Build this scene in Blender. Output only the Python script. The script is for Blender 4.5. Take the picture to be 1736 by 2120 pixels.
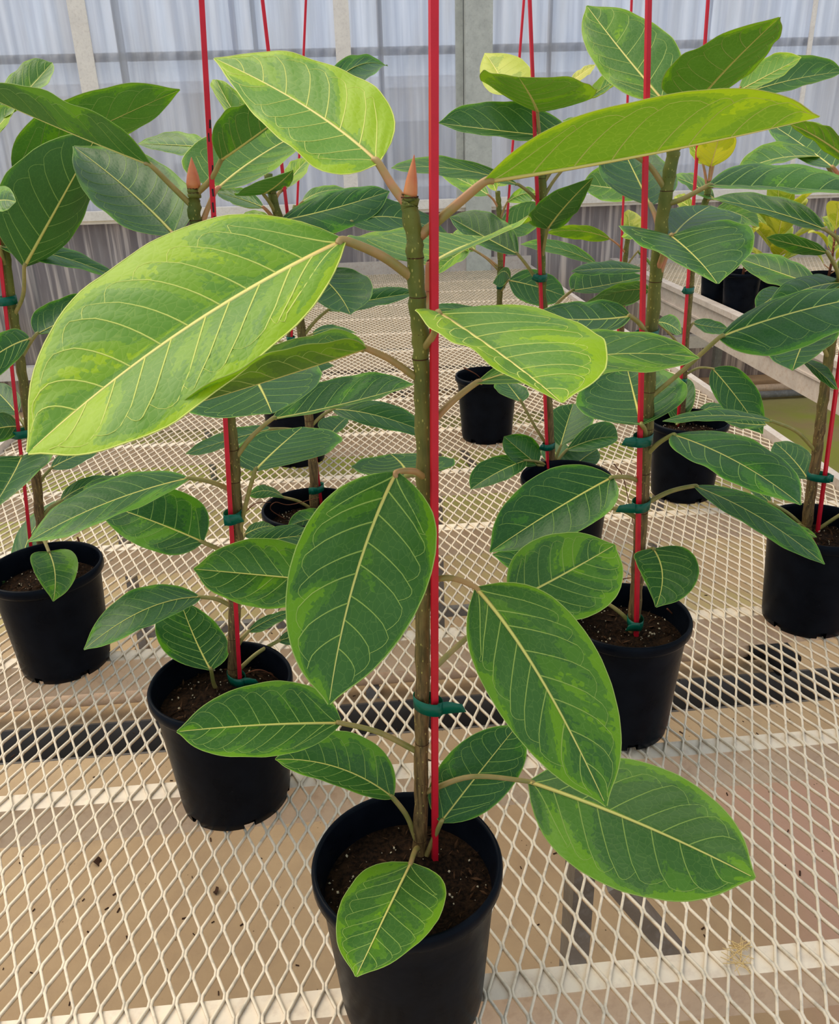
import bpy, bmesh, math, random
import numpy as np
from mathutils import Vector

random.seed(7); np.random.seed(7)
for o in list(bpy.data.objects): bpy.data.objects.remove(o)
SC = bpy.context.scene
COL = SC.collection

# ------------------------------------------------------------------ camera, world, light
W, H, F = 1736, 2120, 1738.0
PITCH, ROLL, YAW = math.radians(24.3), math.radians(-1.7), math.radians(4.3)
CAM = np.array([0, 0, 1.54])
_fw = np.array([math.sin(YAW)*math.cos(PITCH), math.cos(YAW)*math.cos(PITCH), -math.sin(PITCH)])
_rt = np.array([math.cos(YAW), -math.sin(YAW), 0.0])
_up = np.cross(_rt, _fw)
RT = math.cos(ROLL)*_rt + math.sin(ROLL)*_up
UP = -math.sin(ROLL)*_rt + math.cos(ROLL)*_up
cam = bpy.data.objects.new('camera', bpy.data.cameras.new('camera'))
COL.objects.link(cam)
from mathutils import Matrix
cam.matrix_world = Matrix(((RT[0], UP[0], -_fw[0], CAM[0]), (RT[1], UP[1], -_fw[1], CAM[1]),
                           (RT[2], UP[2], -_fw[2], CAM[2]), (0, 0, 0, 1)))
cam.data.sensor_fit = 'HORIZONTAL'; cam.data.sensor_width = 36.0
cam.data.lens = 36.0*F/W
cam.data.clip_start = 0.02; cam.data.clip_end = 200
SC.camera = cam

world = bpy.data.worlds.new('overcast_sky'); SC.world = world
world.use_nodes = True
bg = world.node_tree.nodes['Background']
bg.inputs[0].default_value = (0.80, 0.89, 1.0, 1); bg.inputs[1].default_value = 0.92

sun = bpy.data.objects.new('sun_offscreen', bpy.data.lights.new('sun_offscreen', 'SUN')); COL.objects.link(sun)
sun.data.energy = 2.9; sun.data.angle = math.radians(50); sun.data.color = (1.0, 0.86, 0.66)
sun.rotation_euler = (math.radians(-20), math.radians(-28), 0)

SC.view_settings.view_transform = 'Standard'; SC.view_settings.look = 'None'
SC.view_settings.gamma = 1.0; SC.view_settings.use_curve_mapping = False
SC.view_settings.exposure = 0.0

# ------------------------------------------------------------------ small helpers
def s2l(c):
    return tuple(((v/255)/12.92 if v/255 <= 0.04045 else ((v/255+0.055)/1.055)**2.4) for v in c)
def ray(p):
    return _fw + RT*(p[0]-W/2)/F - UP*(p[1]-H/2)/F
def atY(p, Y):                       # photo direction, taken to a distance along the bench
    d = ray(p); return CAM + d*(Y/d[1])
def atZ(p, z):                       # photo direction, taken down to a level
    d = ray(p); return CAM + d*((z-CAM[2])/d[2])
def closest(p, C):
    d = ray(p); d = d/np.linalg.norm(d); return CAM + d*np.dot(C-CAM, d)
def atdist(p, C, L, sgn):            # point in that direction lying L away from C, beyond (+) or before (-) it
    d = ray(p); d = d/np.linalg.norm(d)
    t0 = np.dot(C-CAM, d); q = CAM + d*t0
    r2 = L*L - np.dot(q-C, q-C)
    if sgn == 0 or r2 <= 0: return q
    return CAM + d*(t0 + math.copysign(math.sqrt(r2), sgn))

def mesh_from(name, V, Fs, mat=None, uvs=None, smooth=True):
    me = bpy.data.meshes.new(name)
    me.from_pydata([tuple(v) for v in V], [], [tuple(f) for f in Fs])
    if uvs:
        li = np.empty(len(me.loops), dtype=np.int32); me.loops.foreach_get('vertex_index', li)
        for nm, arr in uvs.items():
            u = me.uv_layers.new(name=nm)
            u.data.foreach_set('uv', np.asarray(arr, dtype=np.float32)[li].ravel())
    if smooth: me.polygons.foreach_set('use_smooth', [True]*len(me.polygons))
    if mat: me.materials.append(mat)
    me.update()
    return me
def obj(name, me, parent=None, loc=None):
    o = bpy.data.objects.new(name, me); COL.objects.link(o)
    if parent: o.parent = parent
    if loc is not None: o.location = loc
    return o
def empty(name, loc):
    o = bpy.data.objects.new(name, None); COL.objects.link(o); o.location = loc
    o.empty_display_size = 0.05
    return o
def tag(o, label=None, cat=None, group=None, kind=None):
    if label: o['label'] = label
    if cat: o['category'] = cat
    if group: o['group'] = group
    if kind: o['kind'] = kind
    return o

class MB:                            # a plain vertex/face collector
    def __init__(s): s.V = []; s.F = []
    def box(s, x0, x1, y0, y1, z0, z1):
        n = len(s.V)
        s.V += [(x0,y0,z0),(x1,y0,z0),(x1,y1,z0),(x0,y1,z0),(x0,y0,z1),(x1,y0,z1),(x1,y1,z1),(x0,y1,z1)]
        s.F += [tuple(n+i for i in f) for f in ((3,2,1,0),(4,5,6,7),(0,1,5,4),(1,2,6,5),(2,3,7,6),(3,0,4,7))]
        return s
    def bar(s, a, b, w, h, up=(0,0,1)):
        a = Vector(a); b = Vector(b); d = (b-a).normalized(); upv = Vector(up)
        sx = d.cross(upv).normalized(); uy = sx.cross(d).normalized()
        n = len(s.V)
        for p in (a, b):
            for i, j in ((-1,-1),(1,-1),(1,1),(-1,1)):
                s.V.append(tuple(p + sx*(i*w/2) + uy*(j*h/2)))
        s.F += [tuple(n+i for i in f) for f in ((0,1,2,3),(7,6,5,4),(0,4,5,1),(1,5,6,2),(2,6,7,3),(3,7,4,0))]
        return s
    def tube(s, pts, rad, n=8, caps=True):
        P = [np.asarray(p, float) for p in pts]; m = len(P); b = len(s.V)
        if np.isscalar(rad): rad = [rad]*m
        up = np.array([0.13, 0.31, 0.94])
        for i in range(m):
            t = P[min(i+1, m-1)] - P[max(i-1, 0)]; t = t/(np.linalg.norm(t)+1e-9)
            sx = np.cross(t, up)
            if np.linalg.norm(sx) < 0.15: sx = np.cross(t, np.array([1.0, 0.2, 0]))
            sx /= np.linalg.norm(sx); sy = np.cross(sx, t)
            for k in range(n):
                a = 2*math.pi*k/n
                s.V.append(tuple(P[i] + rad[i]*(math.cos(a)*sx + math.sin(a)*sy)))
        for i in range(m-1):
            for k in range(n):
                s.F.append((b+i*n+k, b+i*n+(k+1) % n, b+(i+1)*n+(k+1) % n, b+(i+1)*n+k))
        if caps:
            s.F.append(tuple(b+k for k in range(n))[::-1]); s.F.append(tuple(b+(m-1)*n+k for k in range(n)))
        return s
    def lathe(s, prof, n=40, cap=False, flip=False):
        b = len(s.V); m = len(prof)
        for r, z in prof:
            for k in range(n):
                a = 2*math.pi*k/n; s.V.append((r*math.cos(a), r*math.sin(a), z))
        for i in range(m-1):
            for k in range(n):
                s.F.append((b+i*n+k, b+i*n+(k+1) % n, b+(i+1)*n+(k+1) % n, b+(i+1)*n+k))
        return s
    def build(s, name, mat, parent=None, off=(0,0,0), smooth=False, loc=None):
        off = np.asarray(off, float)
        V = np.asarray(s.V, float) - off
        return obj(name, mesh_from(name, V, s.F, mat, smooth=smooth), parent, loc)
def catmull(P, per=6):
    P = [np.asarray(p, float) for p in P]
    if len(P) < 3: return [P[0] + (P[-1]-P[0])*t for t in np.linspace(0, 1, per)]
    Q = [2*P[0]-P[1]] + P + [2*P[-1]-P[-2]]; out = []
    for i in range(1, len(Q)-2):
        for t in np.linspace(0, 1, per, endpoint=False):
            a, b, c, d = Q[i-1:i+3]
            out.append(0.5*((2*b)+(c-a)*t+(2*a-5*b+4*c-d)*t*t+(3*b-a-3*c+d)*t**3))
    out.append(P[-1]); return out

# ------------------------------------------------------------------ materials
class NT:
    def __init__(s, name):
        s.m = bpy.data.materials.new(name); s.m.use_nodes = True
        s.t = s.m.node_tree; s.t.nodes.clear()
        s.out = s.t.nodes.new('ShaderNodeOutputMaterial')
    def n(s, typ, **kw):
        nd = s.t.nodes.new('ShaderNode'+typ)
        for k, v in kw.items(): setattr(nd, k, v)
        return nd
    def put(s, sock, v):
        if hasattr(v, 'is_linked') or hasattr(v, 'links'): s.t.links.new(v, sock)
        elif isinstance(v, (tuple, list)) and len(v) == 3 and sock.type == 'RGBA': sock.default_value = (*v, 1)
        else: sock.default_value = v
    def math(s, op, a, b=0.0, c=0.0, clamp=False):
        nd = s.n('Math', operation=op, use_clamp=clamp)
        for i, v in enumerate((a, b, c)): s.put(nd.inputs[i], v)
        return nd.outputs[0]
    def mix(s, f, a, b, blend='MIX'):
        nd = s.n('Mix', data_type='RGBA', blend_type=blend)
        s.put(nd.inputs[0], f); s.put(nd.inputs[6], a); s.put(nd.inputs[7], b)
        return nd.outputs[2]
    def rng(s, v, a, b, c=0.0, d=1.0):
        nd = s.n('MapRange'); nd.clamp = True
        for i, q in enumerate((v, a, b, c, d)): s.put(nd.inputs[i], q)
        return nd.outputs[0]
    def noise(s, vec, scale, detail=3.0, rough=0.5):
        nd = s.n('TexNoise'); s.put(nd.inputs['Vector'], vec); nd.inputs['Scale'].default_value = scale
        nd.inputs['Detail'].default_value = detail; nd.inputs['Roughness'].default_value = rough
        return nd.outputs[0]
    def voro(s, vec, scale, feature='F1', out='Distance', rand=1.0):
        nd = s.n('TexVoronoi', feature=feature); s.put(nd.inputs['Vector'], vec)
        nd.inputs['Scale'].default_value = scale; nd.inputs['Randomness'].default_value = rand
        return nd.outputs[out]
    def scale(s, vec, v):
        nd = s.n('Vector' 'Math', operation='MULTIPLY'); s.put(nd.inputs[0], vec); nd.inputs[1].default_value = v
        return nd.outputs[0]
    def bump(s, h, strength, dist):
        nd = s.n('Bump'); s.put(nd.inputs['Height'], h)
        nd.inputs['Strength'].default_value = strength; nd.inputs['Distance'].default_value = dist
        return nd.outputs[0]
    def bsdf(s, col, rough=0.5, spec=0.5, metal=0.0, normal=None):
        b = s.n('BsdfPrincipled'); s.put(b.inputs['Base Color'], col); s.put(b.inputs['Roughness'], rough)
        s.put(b.inputs['Specular IOR Level'], spec); b.inputs['Metallic'].default_value = metal
        if normal is not None: s.put(b.inputs['Normal'], normal)
        return b.outputs[0]
    def done(s, sh): s.put(s.out.inputs[0], sh); return s.m
    def obco(s): return s.n('TexCoord').outputs['Object']
    def pos(s): return s.n('NewGeometry').outputs['Position']

def simple(name, col, rough=0.5, spec=0.5, metal=0.0, var=0.0, vs=20, bump=0.0, bs=80):
    N = NT(name); co = N.pos(); c = s2l(col)
    if var > 0:
        nz = N.noise(co, vs, 4, 0.6)
        cc = N.mix(N.rng(nz, 0.3, 0.7), tuple(v*(1-var) for v in c), tuple(min(1, v*(1+var)) for v in c))
    else: cc = c
    nm = N.bump(N.noise(co, bs, 3), bump, 0.002) if bump else None
    return N.done(N.bsdf(cc, rough, spec, metal, nm))

def leaf_material():
    N = NT('fig_leaf')
    oi = N.n('ObjectInfo'); sep = N.n('SeparateColor'); N.put(sep.inputs[0], oi.outputs['Color'])
    young, lime, seed = sep.outputs[0], sep.outputs[1], sep.outputs[2]
    uv = N.n('UVMap', uv_map='uv').outputs[0]; lat = N.n('UVMap', uv_map='lat').outputs[0]; met = N.n('UVMap', uv_map='met').outputs[0]
    su = N.n('SeparateXYZ'); N.put(su.inputs[0], uv)
    av = N.math('ABSOLUTE', N.math('SUBTRACT', N.math('MULTIPLY', su.outputs[1], 2.0), 1.0))
    sh = N.n('CombineXYZ'); N.put(sh.inputs[0], N.math('MULTIPLY', seed, 71.0)); N.put(sh.inputs[1], N.math('MULTIPLY', seed, 37.0)); N.put(sh.inputs[2], N.math('MULTIPLY', seed, 53.0))
    va = N.n('VectorMath', operation='ADD'); N.put(va.inputs[0], lat); N.put(va.inputs[1], sh.outputs[0])
    vm = N.n('VectorMath', operation='ADD'); N.put(vm.inputs[0], met); N.put(vm.inputs[1], sh.outputs[0])
    n1 = N.noise(N.scale(va.outputs[0], (0.42, 0.42, 1)), 1.0, 1.0, 0.4)
    n2 = N.noise(N.scale(va.outputs[0], (1.1, 0.8, 1)), 1.0, 2.0, 0.5)
    cell = N.n('SeparateColor'); N.put(cell.inputs[0], N.voro(vm.outputs[0], 330, out='Color'))
    jag = N.math('MULTIPLY', N.math('SUBTRACT', cell.outputs[0], 0.5), 0.05)
    edge = N.math('ADD', N.math('MULTIPLY', N.math('POWER', av, 11.0), 0.26), N.math('MULTIPLY', N.math('POWER', av, 2.2), 0.09))
    tipe = N.math('MULTIPLY', N.rng(su.outputs[0], 0.84, 1.0), 0.16)
    f = N.math('ADD', N.math('ADD', N.math('ADD', N.math('MULTIPLY', n1, 0.85), N.math('MULTIPLY', n2, 0.28)), jag), N.math('ADD', edge, tipe))
    f = N.math('ADD', f, N.math('SUBTRACT', N.math('MULTIPLY', N.math('SUBTRACT', lime, 0.5), 0.55), 0.10))
    s1 = N.rng(f, 0.545, 0.555); s2 = N.rng(f, 0.635, 0.645)
    dk = N.mix(young, s2l((42, 90, 38)), s2l((110, 160, 54)))
    md = N.mix(young, s2l((58, 114, 34)), s2l((134, 178, 44)))
    lm = N.mix(young, s2l((86, 146, 22)), s2l((166, 200, 14)))
    c = N.mix(s2, N.mix(s1, dk, md), lm)
    yel = N.math('SUBTRACT', 1.0, oi.outputs['Alpha'], clamp=True)
    c = N.mix(yel, c, N.mix(s2, s2l((168, 172, 40)), s2l((214, 206, 92))))
    # fine net of small veins
    dv = N.voro(N.scale(vm.outputs[0], (1, 1.5, 1)), 150, 'DISTANCE_TO_EDGE')
    net = N.rng(dv, 0.0, 0.05, 0.20, 0.0)
    c = N.mix(net, c, N.mix(young, s2l((120, 165, 80)), s2l((205, 220, 120))))
    big = N.noise(vm.outputs[0], 35, 3)
    c = N.mix(N.rng(big, 0.35, 0.7, 0.0, 0.18), c, N.mix(young, s2l((78, 128, 70)), s2l((150, 185, 80))))
    speck = N.rng(N.voro(vm.outputs[0], 260), 0.05, 0.10, 0.5, 0.0)
    speck = N.math('MULTIPLY', speck, N.rng(N.noise(vm.outputs[0], 60, 2), 0.6, 0.7))
    c = N.mix(speck, c, s2l((170, 185, 140)))
    back = N.n('NewGeometry').outputs['Backfacing']
    under = N.mix(0.45, c, N.mix(young, s2l((84, 118, 50)), s2l((158, 172, 52))))
    c2 = N.mix(back, c, under)
    bmp = N.bump(N.math('ADD', N.math('MULTIPLY', dv, 1.0), N.math('MULTIPLY', big, 0.6)), 0.18, 0.0015)
    pb = N.bsdf(c2, N.math('ADD', 0.40, N.math('MULTIPLY', back, 0.2)), 0.34, normal=bmp)
    hs = N.n('HueSaturation'); N.put(hs.inputs['Color'], c); hs.inputs['Saturation'].default_value = 1.15
    hs.inputs['Value'].default_value = 1.25; hs.inputs['Hue'].default_value = 0.488
    tr = N.n('BsdfTranslucent'); N.put(tr.inputs[0], hs.outputs[0])
    mx = N.n('MixShader'); mx.inputs[0].default_value = 0.30
    N.put(mx.inputs[1], pb); N.put(mx.inputs[2], tr.outputs[0])
    return N.done(mx.outputs[0])

def vein_material():
    N = NT('leaf_vein')
    oi = N.n('ObjectInfo'); sep = N.n('SeparateColor'); N.put(sep.inputs[0], oi.outputs['Color'])
    uv = N.n('UVMap', uv_map='uv').outputs[0]; su = N.n('SeparateXYZ'); N.put(su.inputs[0], uv)
    c = N.mix(sep.outputs[0], s2l((138, 174, 80)), s2l((222, 226, 112)))
    c = N.mix(su.outputs[1], c, N.mix(sep.outputs[0], s2l((214, 210, 110)), s2l((250, 232, 140))))   # midrib is paler
    pk = N.math('MULTIPLY', N.rng(su.outputs[0], 0.0, 0.20, 0.7, 0.0), su.outputs[1])
    c = N.mix(pk, c, N.mix(sep.outputs[0], s2l((214, 186, 100)), s2l((232, 176, 120))))
    back = N.n('NewGeometry').outputs['Position']
    pb = N.bsdf(c, 0.5, 0.35)
    tr = N.n('BsdfTranslucent'); N.put(tr.inputs[0], c)
    mx = N.n('MixShader'); mx.inputs[0].default_value = 0.10
    N.put(mx.inputs[1], pb); N.put(mx.inputs[2], tr.outputs[0])
    return N.done(mx.outputs[0])

def petiole_material():
    N = NT('petiole')
    oi = N.n('ObjectInfo'); sep = N.n('SeparateColor'); N.put(sep.inputs[0], oi.outputs['Color'])
    nz = N.rng(N.noise(N.pos(), 60, 3), 0.35, 0.65)
    old = N.mix(nz, s2l((128, 128, 62)), s2l((158, 142, 80)))
    yng = N.mix(nz, s2l((168, 140, 82)), s2l((202, 132, 98)))
    return N.done(N.bsdf(N.mix(sep.outputs[0], old, yng), 0.45, 0.4))

def stem_material():
    N = NT('stem_bark')
    oi = N.n('ObjectInfo'); sep = N.n('SeparateColor'); N.put(sep.inputs[0], oi.outputs['Color'])
    uv = N.n('UVMap', uv_map='uv').outputs[0]; su = N.n('SeparateXYZ'); N.put(su.inputs[0], uv)
    co = N.pos()
    nz = N.noise(co, 40, 4)
    t = N.rng(N.math('ADD', su.outputs[1], N.math('MULTIPLY', N.math('SUBTRACT', nz, 0.5), 0.35)), 0.25, 0.75)
    st = N.noise(N.scale(co, (1, 1, 0.12)), 420, 3, 0.6)
    brown = N.mix(N.rng(st, 0.35, 0.65), s2l((78, 60, 34)), s2l((134, 106, 64)))
    green = N.mix(N.rng(nz, 0.3, 0.7), s2l((78, 94, 30)), s2l((116, 116, 48)))
    c = N.mix(t, brown, green)
    fl = N.rng(N.voro(N.scale(co, (1, 1, 0.45)), 340), 0.10, 0.20, 1.0, 0.0)
    c = N.mix(N.math('MULTIPLY', fl, 0.75), c, s2l((196, 184, 96)))
    return N.done(N.bsdf(c, 0.6, 0.3, normal=N.bump(st, 0.35, 0.0012)))

def pot_material():
    N = NT('black_plastic'); co = N.obco()
    nz = N.noise(co, 30, 4); fine = N.voro(N.scale(co, (1, 1, 0.5)), 900)
    c = N.mix(N.rng(nz, 0.35, 0.7), s2l((9, 13, 20)), s2l((16, 21, 29)))
    dust = N.rng(N.voro(co, 160), 0.03, 0.06, 0.5, 0.0)
    dust = N.math('MULTIPLY', dust, N.rng(N.noise(co, 22, 2), 0.58, 0.66))
    c = N.mix(dust, c, s2l((150, 145, 135)))
    return N.done(N.bsdf(c, N.rng(nz, 0.3, 0.7, 0.26, 0.38), 0.05, normal=N.bump(N.noise(co, 55, 2), 0.08, 0.004)))

def soil_material():
    N = NT('potting_soil'); co = N.pos()
    n1 = N.noise(co, 260, 5, 0.65); n2 = N.noise(co, 60, 3)
    c = N.mix(N.rng(n1, 0.4, 0.66), s2l((20, 14, 10)), s2l((54, 37, 24)))
    c = N.mix(N.rng(n2, 0.55, 0.7, 0, 0.6), c, s2l((66, 46, 29)))
    return N.done(N.bsdf(c, 0.95, 0.1, normal=N.bump(n1, 0.8, 0.004)))

def floor_material():
    N = NT('concrete_floor'); co = N.pos()
    n1 = N.noise(co, 1.3, 5, 0.6); n2 = N.noise(co, 9, 5, 0.65); n3 = N.noise(co, 120, 3)
    c = N.mix(N.rng(n1, 0.35, 0.68), s2l((166, 140, 108)), s2l((188, 164, 130)))
    c = N.mix(N.rng(n2, 0.45, 0.75, 0, 0.45), c, s2l((146, 124, 100)))
    sx = N.n('SeparateXYZ'); N.put(sx.inputs[0], co)
    # moss belt at mid distance, reddish stained slab to the right of the near leg
    moss = N.math('MULTIPLY', N.rng(N.math('ABSOLUTE', N.math('SUBTRACT', sx.outputs[1], 4.05)), 0.35, 1.0, 1.0, 0.0), N.rng(N.noise(co, 2.6, 4), 0.28, 0.52))
    c = N.mix(N.math('MULTIPLY', moss, 0.95), c, s2l((150, 156, 70)))
    mo2 = N.math('MULTIPLY', N.rng(N.math('ABSOLUTE', N.math('SUBTRACT', sx.outputs[1], 2.75)), 0.2, 0.7, 1.0, 0.0), N.rng(N.noise(co, 3.1, 4), 0.46, 0.64))
    c = N.mix(N.math('MULTIPLY', mo2, 0.5), c, s2l((170, 166, 96)))
    red = N.math('MULTIPLY', N.rng(N.math('ADD', sx.outputs[0], N.math('MULTIPLY', n1, 0.3)), 0.85, 1.05), N.rng(sx.outputs[1], 1.75, 1.55))
    c = N.mix(N.math('MULTIPLY', red, 0.65), c, s2l((186, 146, 132)))
    spk = N.math('MULTIPLY', N.rng(N.voro(co, 45), 0.06, 0.10, 1.0, 0.0), N.rng(N.noise(co, 6, 2), 0.5, 0.6))
    c = N.mix(N.math('MULTIPLY', spk, 0.8), c, s2l((80, 60, 44)))
    return N.done(N.bsdf(c, 0.85, 0.2, normal=N.bump(n3, 0.25, 0.003)))

def paint_material(name, a, b, worn, amt=0.35):
    N = NT(name); co = N.pos()
    n1 = N.noise(co, 14, 5, 0.65); n2 = N.noise(co, 75, 4, 0.6)
    c = N.mix(N.rng(n1, 0.35, 0.7), s2l(a), s2l(b))
    c = N.mix(N.math('MULTIPLY', N.rng(n2, 0.5, 0.72), amt), c, s2l(worn))
    return N.done(N.bsdf(c, 0.5, 0.35, normal=N.bump(n2, 0.15, 0.001)))

def sheet_material(name, tint, transp, stain, lo=0.4, hi=0.62):
    N = NT(name); co = N.pos()
    st = N.noise(N.scale(co, (1, 1, 0.03)), 26, 4, 0.6); st2 = N.noise(N.scale(co, (1, 1, 0.2)), 6, 4, 0.6)
    c = N.mix(N.rng(st, lo, hi), s2l(tint), s2l(stain))
    c = N.mix(N.rng(st2, 0.4, 0.7, 0, 0.35), c, s2l((206, 198, 190)))
    tl = N.n('BsdfTranslucent'); N.put(tl.inputs[0], c)
    df = N.bsdf(c, 0.35, 0.4)
    m1 = N.n('MixShader'); m1.inputs[0].default_value = 0.45; N.put(m1.inputs[1], df); N.put(m1.inputs[2], tl.outputs[0])
    tp = N.n('BsdfTransparent'); N.put(tp.inputs[0], N.mix(0.4, c, (1, 1, 1)))
    m2 = N.n('MixShader'); m2.inputs[0].default_value = transp
    N.put(m2.inputs[1], m1.outputs[0]); N.put(m2.inputs[2], tp.outputs[0])
    return N.done(m2.outputs[0])

M = dict(leaf=leaf_material(), vein=vein_material(), petiole=petiole_material(), stem=stem_material(),
         pot=pot_material(), soil=soil_material(), floor=floor_material(),
         mesh=paint_material('mesh_paint', (236, 218, 192), (214, 200, 176), (128, 124, 112), 0.5),
         beam=paint_material('beam_paint', (232, 218, 196), (214, 200, 182), (170, 140, 120), 0.3),
         web=paint_material('rail_paint', (206, 194, 182), (186, 174, 164), (160, 120, 92), 0.35),
         leg=paint_material('galvanised_steel', (128, 124, 118), (104, 102, 100), (150, 156, 160), 0.4),
         sheet_hi=sheet_material('clear_corrugated', (240, 243, 250), 0.52, (220, 224, 234)),
         sheet_lo=sheet_material('grey_corrugated', (216, 206, 198), 0.14, (150, 141, 140), 0.38, 0.50),
         post=paint_material('post_paint', (196, 196, 184), (176, 176, 166), (140, 138, 128), 0.3),
         rail=paint_material('wall_rail_paint', (242, 232, 218), (228, 218, 206), (170, 150, 130), 0.25),
         stake=simple('red_stake_paint', (206, 20, 42), 0.45, 0.4, var=0.08, vs=60),
         ink=simple('black_ink', (26, 14, 18), 0.6),
         tie=None, bud=None,
         perlite=simple('perlite', (206, 190, 160), 0.9, 0.2, var=0.15, vs=200),
         chip=simple('bark_chip', (74, 50, 31), 0.9, 0.2, var=0.3, vs=120),
         root=simple('dry_root', (112, 66, 44), 0.8, 0.2, var=0.25, vs=90),
         pipe=paint_material('pipe_paint', (226, 192, 156), (206, 178, 150), (176, 116, 70), 0.4),
         dark=simple('drain_channel', (96, 92, 88), 0.6, 0.3, var=0.2, vs=6),
         black=simple('black_rubber', (24, 24, 26), 0.6, 0.3),
         girt=simple('dark_girt', (120, 124, 134), 0.7, 0.2),
         wood=simple('weathered_wood', (196, 160, 120), 0.8, 0.2, var=0.2, vs=8),
         straw=simple('straw', (206, 176, 120), 0.8, 0.2),
         debris=simple('debris', (62, 44, 34), 0.9, 0.1, var=0.4, vs=30),
         shed=simple('outside_wall', (236, 236, 240), 0.8, 0.2, var=0.06, vs=1.5),
         shedwin=simple('outside_window', (104, 110, 128), 0.5, 0.4),
         ground=simple('outside_ground', (150, 146, 140), 0.9, 0.1, var=0.1, vs=0.7))
def tie_mat():
    N = NT('green_tie_tape'); c = s2l((4, 112, 88))
    pb = N.bsdf(c, 0.3, 0.5); tr = N.n('BsdfTranslucent'); N.put(tr.inputs[0], s2l((10, 150, 112)))
    mx = N.n('MixShader'); mx.inputs[0].default_value = 0.35; N.put(mx.inputs[1], pb); N.put(mx.inputs[2], tr.outputs[0])
    return N.done(mx.outputs[0])
def bud_mat():
    N = NT('leaf_bud'); co = N.pos()
    c = N.mix(N.rng(N.noise(co, 50, 3), 0.35, 0.65), s2l((196, 110, 70)), s2l((214, 142, 84)))
    return N.done(N.bsdf(c, 0.4, 0.4))
M['tie'] = tie_mat(); M['bud'] = bud_mat()

# ------------------------------------------------------------------ the setting
BZ = 0.80                # level of the bench mesh
WALL_Y = 5.1
def extrude_x(prof, x0, x1):         # a closed (y, z) outline drawn along x
    m = MB(); n = len(prof)
    m.V = [(x0, y, z) for y, z in prof] + [(x1, y, z) for y, z in prof]
    m.F = [(i, (i+1) % n, n+(i+1) % n, n+i) for i in range(n)] + [tuple(range(n))[::-1], tuple(range(n, 2*n))]
    return m
tag(extrude_x([(-2.5, -.25), (5.3, -.25), (5.3, 0), (2.05, 0), (2.05, -.14), (1.90, -.14), (1.90, 0), (-2.5, 0)], -5, 7).build('floor', M['floor']), kind='structure')
tag(MB().box(-30, 30, 5.3, 40, -0.3, -0.1).build('ground_outside', M['ground']), kind='structure')

wall = tag(empty('wall_back', (0, WALL_Y, 0)), kind='structure')
def corrug(x0, x1, z0, z1, mat, parent, per=0.076, amp=0.008, th=0.0012):
    xs = np.arange(x0, x1+1e-6, per/8)
    V = []; Fs = []
    for x in xs:
        y = amp*math.sin(2*math.pi*x/per)
        V += [(x, y-th, z0), (x, y-th, z1), (x, y+th, z1), (x, y+th, z0)]
    for i in range(len(xs)-1):
        a = 4*i; b = a+4
        Fs += [(a, b, b+1, a+1), (a+1, b+1, b+2, a+2), (a+2, b+2, b+3, a+3), (a+3, b+3, b, a)]
    return obj('corrugated_panel', mesh_from('corrugated_panel', V, Fs, mat), parent)
px = [-4.4, -3.08, -1.79, -0.51, 0.763, 2.04, 3.32, 4.6, 5.9]
for a, b in zip(px[:-1], px[1:]):
    corrug(a-.02, b+.02, 1.17, 3.2, M['sheet_hi'], wall)
    corrug(a-.02, b+.02, 0.02, 1.17, M['sheet_lo'], wall)
MB().box(0.763-.072, 0.763+.072, -0.11, -0.012, 0, 3.2).build('post', M['post'], wall)
MB().box(0.763-.115, 0.763-.076, -0.04, -0.012, 1.19, 3.2).build('post_channel', M['post'], wall)
for x in (-3.08, 3.32, 5.9):
    MB().box(x-.05, x+.05, -0.09, -0.012, 0, 3.2).build('post', M['post'], wall)
for x, w_ in ((-1.11, .016), (-0.41, .011), (0.25, .014), (1.17, .009)):
    MB().box(x-w_, x+w_, 0.012, 0.05, 1.17, 3.2).build('outer_post', M['girt'], wall)
for x, w_ in ((-1.29, .045), (0.05, .04), (2.62, .012)):
    MB().box(x-w_, x+w_, -0.022, -0.012, 1.19, 3.2).build('cover_strip', M['rail'], wall)
r = MB().box(-4.4, 5.9, -0.075, -0.012, 1.145, 1.192).build('rail', M['rail'], wall)
MB().box(-4.4, 5.9, -0.05, -0.012, 1.125, 1.145).build('rail_lower_lip', M['rail'], wall)
MB().box(-4.4, 5.9, -0.075, -0.012, 0.27, 0.345).build('girt', M['rail'], wall)
MB().box(-4.4, 5.9, 0.012, 0.05, 1.925, 1.965).build('outer_girt', M['girt'], wall)
MB().box(-4.4, 5.9, -0.14, -0.012, 0.0, 0.06).build('sill', M['wood'], wall)
MB().tube([(-4.4, -0.22, 0.03), (5.9, -0.22, 0.03)], 0.028, 10).build('base_pipe', M['pipe'], wall, smooth=True)
MB().tube([(-4.4, -0.34, 0.03), (5.9, -0.34, 0.03)], 0.022, 10).build('base_pipe', M['leg'], wall, smooth=True)

# a pale shed beyond the plastic wall, only a blur of bands and openings through it
shed = tag(empty('outside_shed', (0, 9.5, -0.1)), 'pale shed with dark openings blurred beyond the plastic wall', 'building')
MB().box(-9, 10, 0, 3, 0, 2.05).build('wall', M['shed'], shed)
MB().box(-9.2, 10.2, -0.3, 3.2, 2.05, 2.15).build('roof_edge', M['shed'], shed)
for x0, x1, z0, z1 in ((.55, .95, 1.2, 1.75), (1.0, 1.2, 1.2, 1.75), (.75, 1.15, 0.95, 1.12), (1.75, 2.0, 1.0, 1.6), (-2.6, -2.4, 1.25, 1.45), (-.75, -.6, .9, 1.2), (-1.7, -1.55, 1.3, 1.42), (3.3, 4.3, .8, 1.25), (-4.6, -3.6, .6, 1.2), (-1.2, -.2, .5, .95)):
    MB().box(x0, x1, -0.02, 0.02, z0, z1).build('window', M['shedwin'], shed)

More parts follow.
